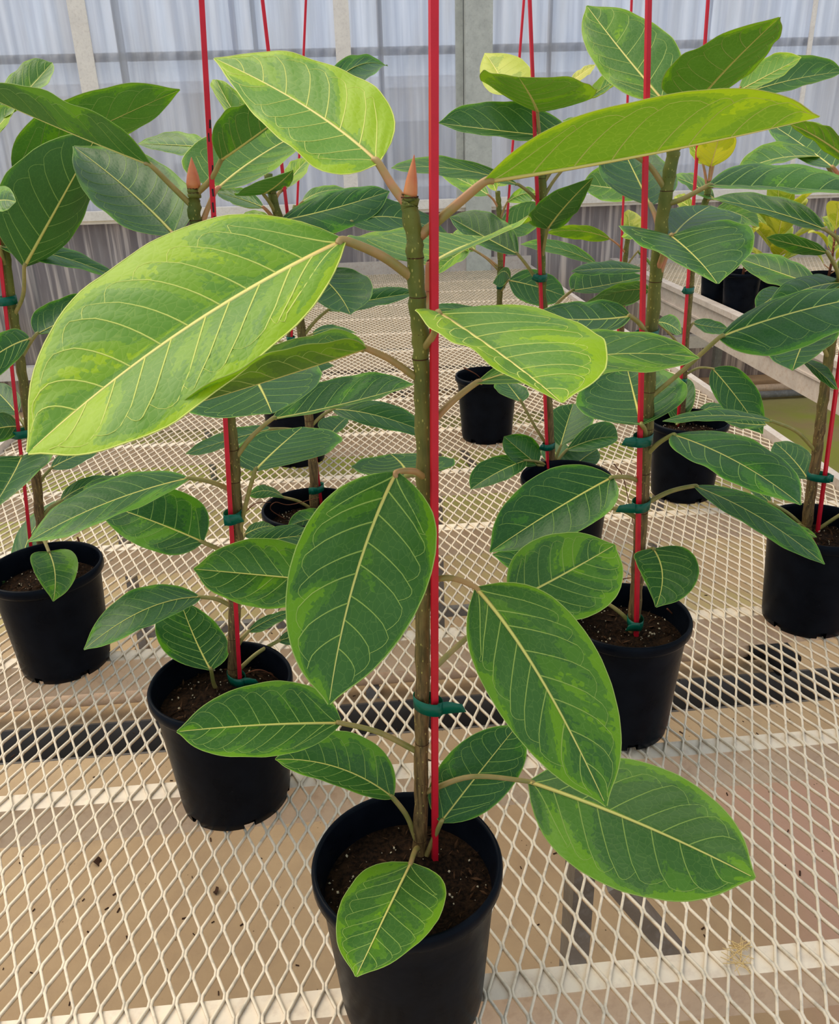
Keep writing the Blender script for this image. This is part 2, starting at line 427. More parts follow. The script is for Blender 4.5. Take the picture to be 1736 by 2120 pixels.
# ------------------------------------------------------------------ the bench
SWD, LWD = 0.0234, 0.0508
def expanded_mesh(x0, x1, y0, y1, z, w=0.0027, t=0.0034, joint=0.0065):
    nx = int((x1-x0)/SWD); ny = int((y1-y0)/(LWD/2))
    V = []; Fs = []
    Vs = []; base = 0; FF = []
    for i in range(nx+1):
        for sg in (1, -1):
            xb = x0 + i*SWD
            pts = []
            for k in range(ny+1):
                xn = xb + (sg*(SWD/2 - w*0.5) if k % 2 else sg*w*0.5)
                yk = y0 + k*LWD/2
                pts += [(xn, yk-joint/2), (xn, yk+joint/2)]
            P = np.array(pts)
            if P[:, 0].min() < x0-1e-4 or P[:, 0].max() > x1+1e-4: continue
            T = np.gradient(P, axis=0); T /= np.linalg.norm(T, axis=1)[:, None]
            Nn = np.stack([-T[:, 1], T[:, 0]], 1)
            m = len(P)
            # strands of expanded metal stand a little on edge
            a = P + Nn*w/2; b = P - Nn*w/2
            jit = 0.0
            block = np.empty((m, 4, 3))
            block[:, 0, :2] = a; block[:, 0, 2] = z
            block[:, 1, :2] = b; block[:, 1, 2] = z
            block[:, 2, :2] = b; block[:, 2, 2] = z - t
            block[:, 3, :2] = a; block[:, 3, 2] = z - t
            Vs.append(block.reshape(-1, 3))
            idx = base + 4*np.arange(m-1)[:, None]
            for f in ((0, 4, 5, 1), (1, 5, 6, 2), (2, 6, 7, 3), (3, 7, 4, 0)):
                FF.append(idx + np.array(f)[None, :])
            base += 4*m
    V = np.concatenate(Vs).astype(np.float32); Q = np.concatenate(FF).astype(np.int32)
    me = bpy.data.meshes.new('expanded_mesh')
    me.vertices.add(len(V)); me.vertices.foreach_set('co', V.ravel())
    me.loops.add(len(Q)*4); me.loops.foreach_set('vertex_index', Q.ravel())
    me.polygons.add(len(Q)); me.polygons.foreach_set('loop_start', np.arange(len(Q), dtype=np.int32)*4)
    me.update(calc_edges=True); me.materials.append(M['mesh'])
    return me
BX0, BX1, BY0, BY1 = -0.94, 1.05, 0.12, 5.0
bench = tag(empty('greenhouse_bench', (0, 0, 0)), 'long cream bench with a diamond mesh top carrying the potted figs', 'bench')
mt = tag(obj('mesh_top', expanded_mesh(BX0, BX1, BY0, BY1, BZ), bench), kind='stuff')
beamsY = [0.23, 0.537, 0.843, 1.16, 1.558, 1.87, 2.18, 2.49, 2.80, 3.11, 3.42, 3.73, 4.04, 4.35, 4.66]
for y in beamsY:
    MB().box(BX0, BX1, y-0.014, y+0.014, BZ-0.0085, BZ-0.0035).build('cross_beam', M['beam'], bench)
    MB().box(BX0, BX1, y-0.014, y-0.010, BZ-0.062, BZ-0.0085).build('beam_web', M['beam'], bench)
for x0, x1 in ((BX0-0.022, BX0), (BX1, BX1+0.022)):
    MB().box(x0, x1, BY0, BY1, BZ-0.10, BZ+0.018).build('side_rail', M['web'], bench)
for y0, y1 in ((BY0-0.02, BY0), (BY1, BY1+0.02)):
    MB().box(BX0-0.022, BX1+0.022, y0, y1, BZ-0.10, BZ+(0.07 if y0 > 1 else 0.018)).build('end_rail', M['web'], bench)
for y in (0.722, 2.35, 3.95):
    for x in (-0.72, 0.234, 0.93):
        MB().box(x-.0125, x+.0125, y-.02, y+.02, 0.0, BZ-0.045).build('leg', M['leg'], bench)
    MB().box(-0.72, 0.93, y-.012, y+.012, 0.10, 0.13).build('low_stretcher', M['leg'], bench)
    MB().bar((0.262, y-.03, BZ-0.05), (0.395, y-.03, 0.545), 0.02, 0.034, (0, 1, 0)).build('brace', M['leg'], bench)

# neighbouring bench to the right
bench2 = tag(empty('greenhouse_bench', (0, 0, 0)), 'neighbouring bench with a deep cream side rail carrying yellow mottled plants', 'bench')
NX0, NX1, NY0, NY1 = 1.585, 3.2, 1.2, 5.0
tag(obj('mesh_top', expanded_mesh(NX0, NX1, NY0, NY1, BZ, w=0.0034), bench2), kind='stuff')
MB().box(NX0-0.03, NX0, NY0, NY1, BZ-0.13, BZ+0.038).box(NX0-0.045, NX0-0.03, NY0, NY1, BZ+0.016, BZ+0.038).box(NX0-0.038, NX0-0.03, NY0, NY1, BZ-0.056, BZ-0.048).build('side_rail', M['web'], bench2)
MB().box(NX1, NX1+0.03, NY0, NY1, BZ-0.15, BZ+0.012).build('side_rail', M['web'], bench2)
for y0 in (NY0-0.02, NY1):
    MB().box(NX0-0.03, NX1+0.03, y0, y0+0.02, BZ-0.15, BZ+0.03).build('end_rail', M['web'], bench2)
for y in np.arange(NY0+0.2, NY1, 0.4):
    MB().box(NX0, NX1, y-0.014, y+0.014, BZ-0.0085, BZ-0.0035).build('cross_beam', M['beam'], bench2)
    MB().box(NX0, NX1, y-0.014, y-0.010, BZ-0.045, BZ-0.0085).build('beam_web', M['beam'], bench2)
for y in (1.4, 4.6):
    for x in (NX0+.5, NX1-.1):
        MB().box(x-.02, x+.02, y-.02, y+.02, 0, BZ-0.045).build('leg', M['leg'], bench2)

# floor drain and the pipe beside it, under the bench
tag(extrude_x([(1.899, -.141), (2.051, -.141), (2.051, .001), (2.044, .001), (2.044, -.132), (1.906, -.132), (1.906, .001), (1.899, .001)], -4.99, 6.99).build('floor_drain', M['dark']), 'grey drain channel sunk in the concrete across beneath the mesh bench', 'drain')
pipe = tag(empty('heating_pipe', (0, 2.10, 0.07)), 'pale rusty pipe lying beside the sunken drain under the bench', 'pipe')
MB().tube([(-2.2, 0, 0), (1.15, 0, 0)], 0.035, 14).build('pipe_body', M['pipe'], pipe, smooth=True)
MB().tube([(1.15, 0, 0), (1.19, 0, 0), (1.23, -.02, 0), (1.25, -.09, -.02)], 0.045, 14).build('coupling', M['black'], pipe, smooth=True)
for x in (-1.2, 0.0):
    MB().box(x-0.02, x+0.02, -0.03, 0.03, -0.07, -0.03).build('pipe_foot', M['leg'], pipe)

# ------------------------------------------------------------------ leaves
PROF_U = np.array([0, .015, .04, .08, .14, .22, .32, .42, .52, .62, .72, .80, .87, .92, .955, .98, 1.0])
PROF_W = np.array([.03, .16, .33, .53, .73, .88, .97, 1.0, .985, .92, .80, .655, .48, .31, .16, .075, .015])
_pu = np.linspace(0, 1, 601); _pw = np.interp(_pu, PROF_U, PROF_W)
_pad = np.concatenate([np.full(20, _pw[0]), _pw, np.full(20, _pw[-1])])
_sm = np.convolve(_pad, np.hanning(43)/np.hanning(43).sum(), 'same')[20:-20]
_bl = np.clip(np.minimum(_pu, 1-_pu)/0.06, 0, 1)
PROF_S = _pw*(1-_bl)+_sm*_bl
def prof(u, k):
    return np.interp(np.power(u, k), _pu, PROF_S)
LA, LB = 0.13, 0.07                 # how far the side veins sweep forward on their way to the margin

def leaf_surface(A, Mp, T, e1, e2, k, nlat, seed, wave, curl):
    rs = np.random.RandomState(seed)
    ph = rs.uniform(0, 6.28, 4)
    c = 2*(Mp - 0.5*A - 0.5*T)      # quadratic bulge so that the curve passes Mp at u = .5
    L = np.linalg.norm(T-A)
    tm = (T-A)/L
    def C(u): return A[None]*(1-u)[:, None] + T[None]*u[:, None] + c[None]*(2*u*(1-u))[:, None]
    def Ct(u):
        t = (T-A)[None] + c[None]*(2*(1-2*u))[:, None]; return t/np.linalg.norm(t, axis=1)[:, None]
    hw1, hw2 = np.linalg.norm(e1), np.linalg.norm(e2)
    nrm = np.cross(e1/hw1 - e2/hw2, tm); nrm /= np.linalg.norm(nrm)
    if nrm[2] < 0: nrm = -nrm
    t5 = Ct(np.array([0.45]))[0]
    def rot(e, tu):                  # turn e the way the tangent turns
        ax = np.cross(t5[None], tu); cth = np.clip(tu@t5, -1, 1)
        K = np.cross(ax, e[None]); KK = np.cross(ax, K)
        return e[None] + K + KK/(1+cth)[:, None]
    def S(u, v):
        u = np.asarray(u, float); v = np.asarray(v, float)
        cu = C(u); tu = Ct(u); w = prof(u, k)
        s = np.abs(v)
        ev = np.where((v > 0)[:, None], rot(e1, tu), rot(e2, tu))
        P = cu + ev*(w*s)[:, None]
        u0 = u - LA*s - LB*s*s
        phase = (u0-0.05)/0.82*nlat
        hwm = 0.5*(hw1+hw2)
        quilt = -0.0065*hwm*np.cos(2*np.pi*phase)*(s*(1-s**3))*2.2*(w > .25)
        wav = wave*hwm*s**3*(np.sin(2*np.pi*u*2.1+ph[0]+(v > 0)*1.7)*0.6+np.sin(2*np.pi*u*4.3+ph[1]+(v > 0)*2.4)*0.35)*np.sin(np.pi*u)
        cr = curl*hwm*(s*s - s)*w
        return P + nrm[None]*(quilt+wav+cr)[:, None], phase
    return S, L, 0.5*(hw1+hw2), nrm

def ribbon(S, us, vs, wid, nrm_fn, V, Fs, UV, uvv):
    P, _ = S(us, vs); n = nrm_fn(us, vs)
    m = len(P); T = np.gradient(P, axis=0); T /= np.linalg.norm(T, axis=1)[:, None]+1e-12
    sd = np.cross(T, n); sd /= np.linalg.norm(sd, axis=1)[:, None]+1e-12
    b = len(V); h = np.maximum(wid*0.20, 0.00022)
    for i in range(m):
        V += [P[i]+sd[i]*wid[i]/2, P[i]+n[i]*h[i], P[i]-sd[i]*wid[i]/2, P[i]-n[i]*h[i]]
        UV += [(us[i], uvv)]*4
    for i in range(m-1):
        for q in range(4):
            Fs.append((b+4*i+q, b+4*i+(q+1) % 4, b+4*i+4+(q+1) % 4, b+4*i+4+q))

LEAFN = 0
def build_leaf(plant, A, Mp, T, e1, e2, young=0.0, lime=0.5, k=1.0, nlat=7, wave=0.045, curl=None, yel=0.0, vs=1.0,
               petiole=None, prad=0.0022, pyoung=None, lod=1, name='leaf', mats=None):
    global LEAFN; LEAFN += 1
    if curl is None: curl = random.Random(LEAFN*7).uniform(-.30, .45)
    org = np.asarray(plant.location, float)
    S, L, hw, nrm = leaf_surface(A, Mp, T, e1, e2, k, nlat, LEAFN, wave, curl)
    nu, nv = (50, 24) if lod else (26, 12)
    u = np.concatenate([[0, .012, .03], np.linspace(.055, .93, nu-6), [.955, .98, 1.0]])
    v = np.linspace(-1, 1, nv+1)
    U, Vv = np.meshgrid(u, v, indexing='ij'); uf, vf = U.ravel(), Vv.ravel()
    P, phase = S(uf, vf); P = P - org
    nn = len(v); Fs = []
    for i in range(len(u)-1):
        for j in range(nn-1):
            Fs.append((i*nn+j, i*nn+j+1, (i+1)*nn+j+1, (i+1)*nn+j))
    q = Fs[(len(u)//2)*(nn-1)+nn//2]
    fn = np.cross(P[q[1]]-P[q[0]], P[q[3]]-P[q[0]])
    if fn @ nrm < 0: Fs = [f[::-1] for f in Fs]
    w = prof(uf, k)
    uvs = dict(uv=np.stack([uf, .5+.5*vf], 1), lat=np.stack([phase, vf*1.6+(vf > 0)*3.7], 1), met=np.stack([uf*L, vf*w*hw], 1))
    mt_ = mats or M
    me = mesh_from(name, P, Fs, mt_['leaf'], uvs)
    lo = obj(name, me, plant)
    sd = (LEAFN*0.61803) % 1.0
    lo.color = (young, lime, sd, 1.0-yel)
    # veins: midrib, side veins looping into one another, pale margin
    def nf(us, vs_):
        e = 1e-3
        a, _ = S(np.clip(us+e, 0, 1), vs_); b, _ = S(np.clip(us-e, 0, 1), vs_)
        s = np.where(vs_ >= 0, 1, -1)
        c_, _ = S(us, vs_+s*e); d_, _ = S(us, vs_)
        n = np.cross(a-b, (c_-d_)*s[:, None]); n /= np.linalg.norm(n, axis=1)[:, None]+1e-12
        n *= np.sign(n@nrm+1e-9)[:, None]
        return n
    VV, VF, VU = [], [], []
    um = np.linspace(0, .985, 24); mw = hw*0.064*vs*(1-um)**0.8+0.0004
    ribbon(S, um, um*0+1e-4, mw, nf, VV, VF, VU, 1.0)
    jr = random.Random(LEAFN*13)
    for side in (1, -1):
        seq = []
        for i in range(nlat+1):
            u0 = 0.012 if i == 0 else 0.05+0.82*(i-0.5*(side < 0)*0.7-0.15+jr.uniform(-.13, .13))/nlat
            if u0 > .9: continue
            vend = jr.uniform(.76, .84) if i else 0.78
            t = np.linspace(0, 1, 9 if lod else 6)
            sv = vend*t; uu = u0 + (LA*sv + LB*sv**2)*(jr.uniform(.88, 1.12) if i else 1.45)*(1-.35*u0) + 0.05*np.clip(t-.75, 0, 1)**1*4*.25
            if uu[-1] > .975: continue
            seq.append((uu, sv))
        for i, (uu, sv) in enumerate(seq):
            wl = hw*vs*(0.0235 - 0.008*i/nlat)*np.linspace(1, .42, len(uu)) + 0.00014
            ribbon(S, uu, side*np.maximum(sv, 1e-4), wl, nf, VV, VF, VU, 0.0)
            if i+1 < len(seq):       # the loop to the next vein
                u2, s2 = seq[i+1]; j = len(u2)-2
                if u2[j] < uu[-1]+.01: j = len(u2)-1
                if u2[j] < uu[-1]+.005: continue
                t = np.linspace(0, 1, 5)
                lu = uu[-1]*(1-t)+u2[j]*t; lv = sv[-1]*(1-t)+s2[j]*t + 0.07*np.sin(np.pi*t)
                ribbon(S, lu, side*lv, np.full(5, hw*vs*0.0055+0.00012), nf, VV, VF, VU, 0.0)
        ue = np.linspace(0, 1, 34 if lod else 20)
        ribbon(S, ue, np.full(len(ue), side*1.0), np.full(len(ue), hw*0.012+0.00025), nf, VV, VF, VU, 0.0)
    ve = obj('veins', mesh_from('veins', np.array(VV)-org, VF, mt_['vein'], dict(uv=VU)), lo)
    ve.color = lo.color
    if petiole is not None:
        pts = catmull(petiole, 7); n = len(pts)
        m = MB().tube(pts, [prad*(1.25-0.4*i/(n-1)) for i in range(n)], 8)
        pe = m.build('petiole', M['petiole'], lo, off=org, smooth=True)
        pe.color = ((young if pyoung is None else pyoung), 0, 0, 1)
    return lo

# ------------------------------------------------------------------ pots
RIM, POTH = 0.0825, 0.17
def pot_mesh():
    m = MB()
    prof_ = [(0.001, 0.006), (.054, .006), (.062, 0.0), (.0645, .002), (.066, .012), (.0745, .130), (.0765, .152), (.0768, .153), (.0800, .154), (RIM, .158), (RIM, .166), (.0805, .170), (.0782, .1695), (.0770, .166), (.0745, .150), (.0715, .12), (.0705, .10)]
    n = 60; m.lathe(prof_, n)
    keep = []                        # drain openings cut out of the foot, six round the base
    for i, f in enumerate(m.F):
        row, col = divmod(i, n)
        if row in (1, 2, 3) and (col % 10) in (0, 1): continue
        keep.append(f)
    m.F = keep
    m.lathe([(.0575, .013), (.0575, 0.0008), (.050, 0.0008), (.001, 0.0008)], n)
    return mesh_from('pot', m.V, m.F, M['pot'])
POT = pot_mesh()
SOILZ = BZ+POTH-0.034
def soil_mesh(seed):
    rs = np.random.RandomState(seed); V = [(0, 0, 0.004)]; Fs = []; nr, na = 12, 48
    for i in range(1, nr+1):
        r_ = .0738*i/nr
        for k in range(na):
            a = 2*math.pi*k/na
            V.append((r_*math.cos(a), r_*math.sin(a), (rs.rand()-.5)*.0045*(i < nr)+.004*(1-i/nr)))
    for k in range(na): Fs.append((0, 1+k, 1+(k+1) % na))
    for i in range(nr-1):
        for k in range(na):
            a = 1+i*na; b = a+na; Fs.append((a+k, b+k, b+(k+1) % na, a+(k+1) % na))
    return mesh_from('soil', V, Fs, M['soil'])
def grit_mesh(seed, n, rmin, rmax, name, mat, flat=1.0):
    rs = np.random.RandomState(seed); V = []; Fs = []
    for _ in range(n):
        r_ = .071*math.sqrt(rs.rand()); a = rs.rand()*6.283; s = rmin+(rmax-rmin)*rs.rand()**2
        c = np.array([r_*math.cos(a), r_*math.sin(a), .0025+.003*(1-r_/.074)]); b = len(V)
        R_ = np.linalg.qr(rs.randn(3, 3))[0]
        el = np.array([1.0, .8, .7]) if flat == 1.0 else np.array([flat, .7, .35])
        for d in ((1,0,0),(-1,0,0),(0,1,0),(0,-1,0),(0,0,1),(0,0,-1)): V.append(c + (R_@(np.array(d)*el))*s)
        for f in ((0,2,4),(2,1,4),(1,3,4),(3,0,4),(2,0,5),(1,2,5),(3,1,5),(0,3,5)): Fs.append(tuple(b+i for i in f))
    return mesh_from(name, V, Fs, mat, smooth=False)
SOILS = [soil_mesh(i) for i in range(3)]
PERL = [grit_mesh(i+10, 90, .0005, .0021, 'perlite', M['perlite']) for i in range(3)]
CHIP = [grit_mesh(i+20, 120, .0008, .0030, 'bark_chips', M['chip'], 2.4) for i in range(3)]

class Plant:
    def __init__(s, name, rim_px, label, base_px, top, stem_px, rad=(.0062, .0062), green=(0.3, 1.0), bench_z=BZ, group=None):
        c = atZ(rim_px, bench_z+POTH); s.c = c
        s.root = tag(empty(name, (c[0], c[1], bench_z+.0003)), label, 'potted plant', group or 'potted figs on the mesh bench')
        i = len(bpy.data.objects) % 3
        p = obj('pot', POT, s.root); p.rotation_euler.z = random.uniform(0, 6)
        so = obj('soil', SOILS[i], s.root, (0, 0, POTH-.034)); so.rotation_euler.z = random.uniform(0, 6)
        tag(obj('perlite', PERL[i], so), kind='stuff'); tag(obj('bark_chips', CHIP[i], so), kind='stuff')
        s.org = np.array([c[0], c[1], bench_z+.0003])
        b = atZ(base_px, SOILZ)
        s.Y = b[1]
        pts = [b-np.array([0, 0, .02]), b] + [atY(q, s.Y) for q in stem_px]
        s.pts = catmull(pts, 6)
        n = len(s.pts); hs = np.array([q[2] for q in s.pts])
        ts = np.linspace(0, 1, n)
        r0, r1 = rad
        rs_ = np.random.RandomState(n+int(c[0]*977) % 97)
        rr = [(r0+(r1-r0)*t)*(1+.05*math.sin(9*t*6.283+q*.7)+.03*(rs_.rand()-.5)) for t, q in zip(ts, range(n))]
        for j in range(2, n-1): s.pts[j] = s.pts[j]+np.array([(rs_.rand()-.5)*.0016, (rs_.rand()-.5)*.0016, 0])
        # dense resample with swollen nodes
        m = MB(); m.tube(s.pts, rr, 12)
        V = np.array(m.V)-s.org
        uv = np.repeat(np.stack([ts, green[0]+(green[1]-green[0])*ts], 1), 12, axis=0)
        me = mesh_from('stem', V, m.F, M['stem'], dict(uv=uv))
        s.stem = obj('stem', me, s.root); s.rad = rad
        s.rings = []
    def at(s, px, d=0.0): return atY(px, s.Y+d)
    def near_stem(s, px):
        d = ray(px)
        best = min(s.pts, key=lambda q: np.linalg.norm(q - (CAM + d*(q[1]/d[1]))))
        return best
    def ring(s, z_px):
        p = s.near_stem(z_px); s.rings.append(p)
    def leaf(s, A, Mp, T, E1, E2, L, B=None, dA=0.0, sg=(1, -1), hw=None, pm=None, pd=None, dM=0.0, prad=None, **kw):
        a = s.at(A, dA)
        t = atdist(T, a, abs(L), L)
        ln = np.linalg.norm(t-a)
        m = atY(Mp, 0.5*(a[1]+t[1])+dM)
        c45 = a*.3025+t*.2025+ (2*(m-.5*a-.5*t))*.495 + (a*.2475+t*.2475)
        h = hw or 0.27*ln
        e1 = atdist(E1, c45, h, sg[0])-c45; e2 = atdist(E2, c45, h, sg[1])-c45
        n_ = np.cross(e1-e2, t-a); n_ = n_/np.linalg.norm(n_); n_ = n_ if n_[2] > 0 else -n_
        fo = random.Random(LEAFN*3+1).uniform(.02, .14)*h*(0 if sg[0] < 0 else 1)
        e1 = e1+n_*fo; e2 = e2+n_*fo
        pet = None
        if B is not None:
            b = s.near_stem(B)
            b2 = closest(B, b)
            mid = 0.5*(b2+a)+np.array([0, 0, .004]) if pm is None else atY(pm, 0.5*(b[1]+a[1])+(pd or 0))
            dirn = (np.asarray(t)-a)/ln
            pet = [b*.5+b2*.5, mid, a, a+dirn*ln*0.03]
            s.rings.append(b)
        return build_leaf(s.root, a, m, t, e1, e2, petiole=pet, prad=prad or s.rad[1]*.38, **kw)
    def stake(s, p0, p1, d=-0.012, size=0.0047, ink=None, more=0.35):
        b = atY(p0, s.Y+d); t = atY(p1, s.Y+d); dr = (t-b)/np.linalg.norm(t-b)
        lo = b - dr*0.035; hi = t + dr*more
        o = MB().bar(lo, hi, size, size, (0.2, -1, 0)).build('stake', M['stake'], s.root, off=s.org)
        s.sk = (b, dr)
        if ink:
            m = MB(); rs = random.Random(3)
            L_ = np.linalg.norm(t-b)
            f0 = np.linalg.norm(atY(ink[0], s.Y+d)-b); f1 = np.linalg.norm(atY(ink[1], s.Y+d)-b)
            sx = np.cross(dr, np.array([0.2, -1, 0])); sx /= np.linalg.norm(sx); fr = np.cross(sx, dr); fr = fr if fr[1] < 0 else -fr
            f = f1
            while f < f0:
                ln = rs.uniform(.003, .010); off = rs.uniform(-.25, .25)
                if rs.random() < .8:
                    c0 = b+dr*f+fr*size*.5+sx*size*off; c1 = b+dr*(f+ln)+fr*size*.5+sx*size*(off+rs.uniform(-.12, .12))
                    m.bar(c0, c1, size*rs.uniform(.18, .42), .0003, tuple(fr))
                f += ln+rs.uniform(.001, .006)
            tag(m.build('ink_marks', M['ink'], o, off=s.org), kind='stuff')
        return o
    def tie(s, px, tail=1, h=0.0120, tl=0.012, w=None):
        p = s.near_stem(px); b, dr = s.sk
        q = b + dr*((p[2]-b[2])/dr[2])
        c = 0.5*(p+q); d = q-p; d[2] = 0; sep = np.linalg.norm(d); d = d/(sep+1e-9) if sep > 1e-6 else np.array([1.0, 0, 0])
        e = np.array([-d[1], d[0], 0]); rs_ = s.rad[0]+.0012
        sep = min(sep, .030)
        c = p + d*sep*.5
        V = []; Fs = []; n = 28
        for k in range(n):
            a = 2*math.pi*k/n
            o_ = c + d*((sep/2+rs_)*math.cos(a)) + e*(rs_*math.sin(a)*1.05)
            V += [o_+np.array([0, 0, -h/2]), o_+np.array([0, 0, h/2])]
        for k in range(n):
            a = 2*k; b_ = 2*((k+1) % n); Fs.append((a, b_, b_+1, a+1))
        # loose tail of the tape
        fr = np.array([tail*.95, -.30, .12]); fr /= np.linalg.norm(fr)
        near = c + d*(sep/2+rs_)*(1 if (d[1] < 0) else -1) if sep > .004 else c + np.array([0, -rs_, 0])
        o_ = near - fr*.004 + np.array([0, -.0006, 0]); bn = len(V)
        for i in range(6):
            t_ = i/5
            cc = o_ + fr*(tl+rs_*.8+.004)*t_ + np.array([0, .002*math.sin(4*t_), .003*t_*t_])
            ww = h*.5*(.92+.14*math.sin(4.5*t_))
            V += [cc+np.array([.0015*tail*t_, 0, -ww*(1-.15*t_)]), cc+np.array([-.002*tail*t_, -.001*t_, ww])]
        for i in range(5): Fs.append((bn+2*i, bn+2*i+2, bn+2*i+3, bn+2*i+1))
        o = obj('tie', mesh_from('tie', np.array(V)-s.org, Fs, M['tie']), s.root)
        md = o.modifiers.new('thick', 'SOLIDIFY'); md.thickness = .0004
        return o
    def bud(s, base, tip, r):
        b = s.at(base); t = s.at(tip); pts = [b+(t-b)*f for f in (0, .15, .4, .65, .85, .97, 1)]
        m = MB().tube(pts, [r*f for f in (1.0, 1.08, .9, .58, .26, .08, .02)], 12)
        m.build('bud', M['bud'], s.stem, off=s.org, smooth=True)
    def twig(s, pts, d, r=0.0011, name='aerial_root'):
        P = [atY(q[:2], s.Y+d+(q[2] if len(q) > 2 else 0)) for q in pts]
        P = catmull(P, 6); MB().tube(P, [r*(1-.5*i/len(P)) for i in range(len(P))], 6).build(name, M['root'], s.root, off=s.org, smooth=True)
    def finish(s):
        if not s.rings: return
        m = MB()
        for p in s.rings:
            i = min(range(len(s.pts)), key=lambda j: abs(s.pts[j][2]-p[2]-.012))
            c = s.pts[i]; t = i/(len(s.pts)-1); r_ = s.rad[0]+(s.rad[1]-s.rad[0])*t
            n = len(m.V)
            pts = [c+np.array([0, 0, dz]) for dz in (-.0004, 0, .0004)]
            m.tube(pts, [r_*.99, r_*1.025, r_*.99], 12, caps=False)
        tag(m.build('leaf_scar_rings', M['chip'], s.stem, off=s.org, smooth=True), kind='stuff')

# ------------------------------------------------------------------ the figs (photo directions; distances from the stem each leaf grows on)
# P1: the fig with the orange bud, two broad lime leaves and a leaf over its pot rim
p = Plant('potted_fig', (842, 1778), 'fig with an orange bud and broad lime top leaves above one leaf draping its pot', (868, 1772), None,
          [(871, 1640), (874, 1480), (876, 1300), (879, 1100), (877, 940), (873, 800), (870, 690), (862, 600), (859, 520), (851, 440), (848, 408)], (.0064, .0057), (0.0, 1.15))
P1 = p
p.stake((900, 1806), (897, 0), d=-.008, size=.0050)
p.tie((875, 1437), 1)
p.bud((848, 412), (857, 320), .0042)
p.leaf((783, 338), (630, 220), (443, 121), (715, 149), (585, 300), .165, B=(842, 428), dA=.01, hw=.050, young=.92, lime=.56, pm=(812, 385), pyoung=1, k=.85, prad=.0026)
p.leaf((714, 498), (395, 675), (58, 938), (292, 522), (470, 806), -.235, B=(848, 578), dA=-.015, hw=.066, young=.82, lime=.62, pm=(790, 530), pyoung=.45, prad=.0029, nlat=9, wave=.03)
p.leaf((1000, 378), (1350, 318), (1695, 243), (1352, 200), (1360, 232), .215, B=(876, 490), dA=-.015, sg=(-1, 1), hw=.056, young=.78, lime=.60, pm=(940, 428), pyoung=.6, prad=.0028, k=1.05, wave=.012)
p.leaf((905, 648), (1045, 742), (1162, 834), (1240, 712), (915, 715), -.150, B=(876, 725), dA=-.03, sg=(1, -1), hw=.058, young=.66, lime=.60, pm=(898, 690), pyoung=.2, k=.72)
p.leaf((985, 793), (1215, 738), (1446, 741), (1232, 690), (1240, 783), .15, B=(893, 882), dA=.0, hw=.042, young=.22, lime=.55, pm=(935, 832), pyoung=.45)
p.leaf((758, 722), (575, 782), (352, 851), (600, 722), (610, 700), -.175, B=(852, 786), dA=-.01, sg=(-1, 1), hw=.046, young=.30, lime=.45, pm=(808, 745), pyoung=.35)
p.leaf((822, 977), (738, 1190), (681, 1458), (603, 1170), (884, 1215), -.165, B=(882, 990), dA=-.03, sg=(0, 0), hw=.047, young=.16, lime=.46, pm=(858, 976), pyoung=.5, vs=1.15, k=.92)
p.leaf((984, 1216), (1112, 1392), (1254, 1668), (1238, 1352), (1030, 1470), -.170, B=(886, 1203), dA=-.02, sg=(0, 0), hw=.048, young=.20, lime=.50, pm=(935, 1197), pyoung=.4, vs=1.1, k=.88)
p.leaf((1094, 1618), (1312, 1700), (1562, 1818), (1378, 1597), (1262, 1838), -.200, B=(888, 1640), dA=-.015, hw=.053, young=.14, lime=.56, pm=(975, 1608), pyoung=.2, k=.95, vs=1.1)
p.leaf((850, 1786), (797, 1895), (737, 2022), (705, 1868), (908, 1905), -.145, B=(867, 1752), dA=-.04, dM=-.014, sg=(0, 0), hw=.040, young=.20, lime=.60, pyoung=.3, k=.82, nlat=7)
p.leaf((706, 1497), (540, 1501), (366, 1515), (560, 1412), (530, 1569), -.130, B=(862, 1551), dA=-.01, hw=.034, young=.12, lime=.50, pyoung=.1, k=.95)
p.leaf((813, 1652), (700, 1590), (570, 1572), (735, 1523), (690, 1628), .105, B=(855, 1745), dA=.0, hw=.030, young=.08, lime=.42, pm=(842, 1690), pyoung=.1)
p.leaf((912, 1703), (1000, 1590), (1072, 1500), (925, 1565), (1062, 1625), .100, B=(880, 1790), dA=-.012, sg=(0, 0), hw=.033, young=.02, lime=.35, pyoung=.1, k=.95)
p.leaf((889, 549), (955, 512), (1015, 492), (752, 491), (1104, 463), .15, B=(872, 660), dA=.035, sg=(0, -1), hw=.054, young=.55, lime=.40, pm=(886, 610), pd=.03, pyoung=1, k=.75, prad=.0030)
p.leaf((695, 1205), (555, 1192), (401, 1178), (560, 1117), (535, 1259), -.115, B=(868, 1235), dA=.01, hw=.034, young=.12, lime=.52, k=.95)
p.leaf((1055, 1247), (1165, 1190), (1272, 1128), (1112, 1117), (1248, 1262), .115, B=(889, 1405), dA=.05, hw=.036, young=.14, lime=.58, pm=(955, 1330), pd=.02, k=.9)
p.leaf((842, 985), (832, 962), (808, 940), (727, 970), (938, 955), .15, B=(880, 1000), dA=.03, sg=(0, 0), hw=.042, young=0, lime=.25)
p.finish()

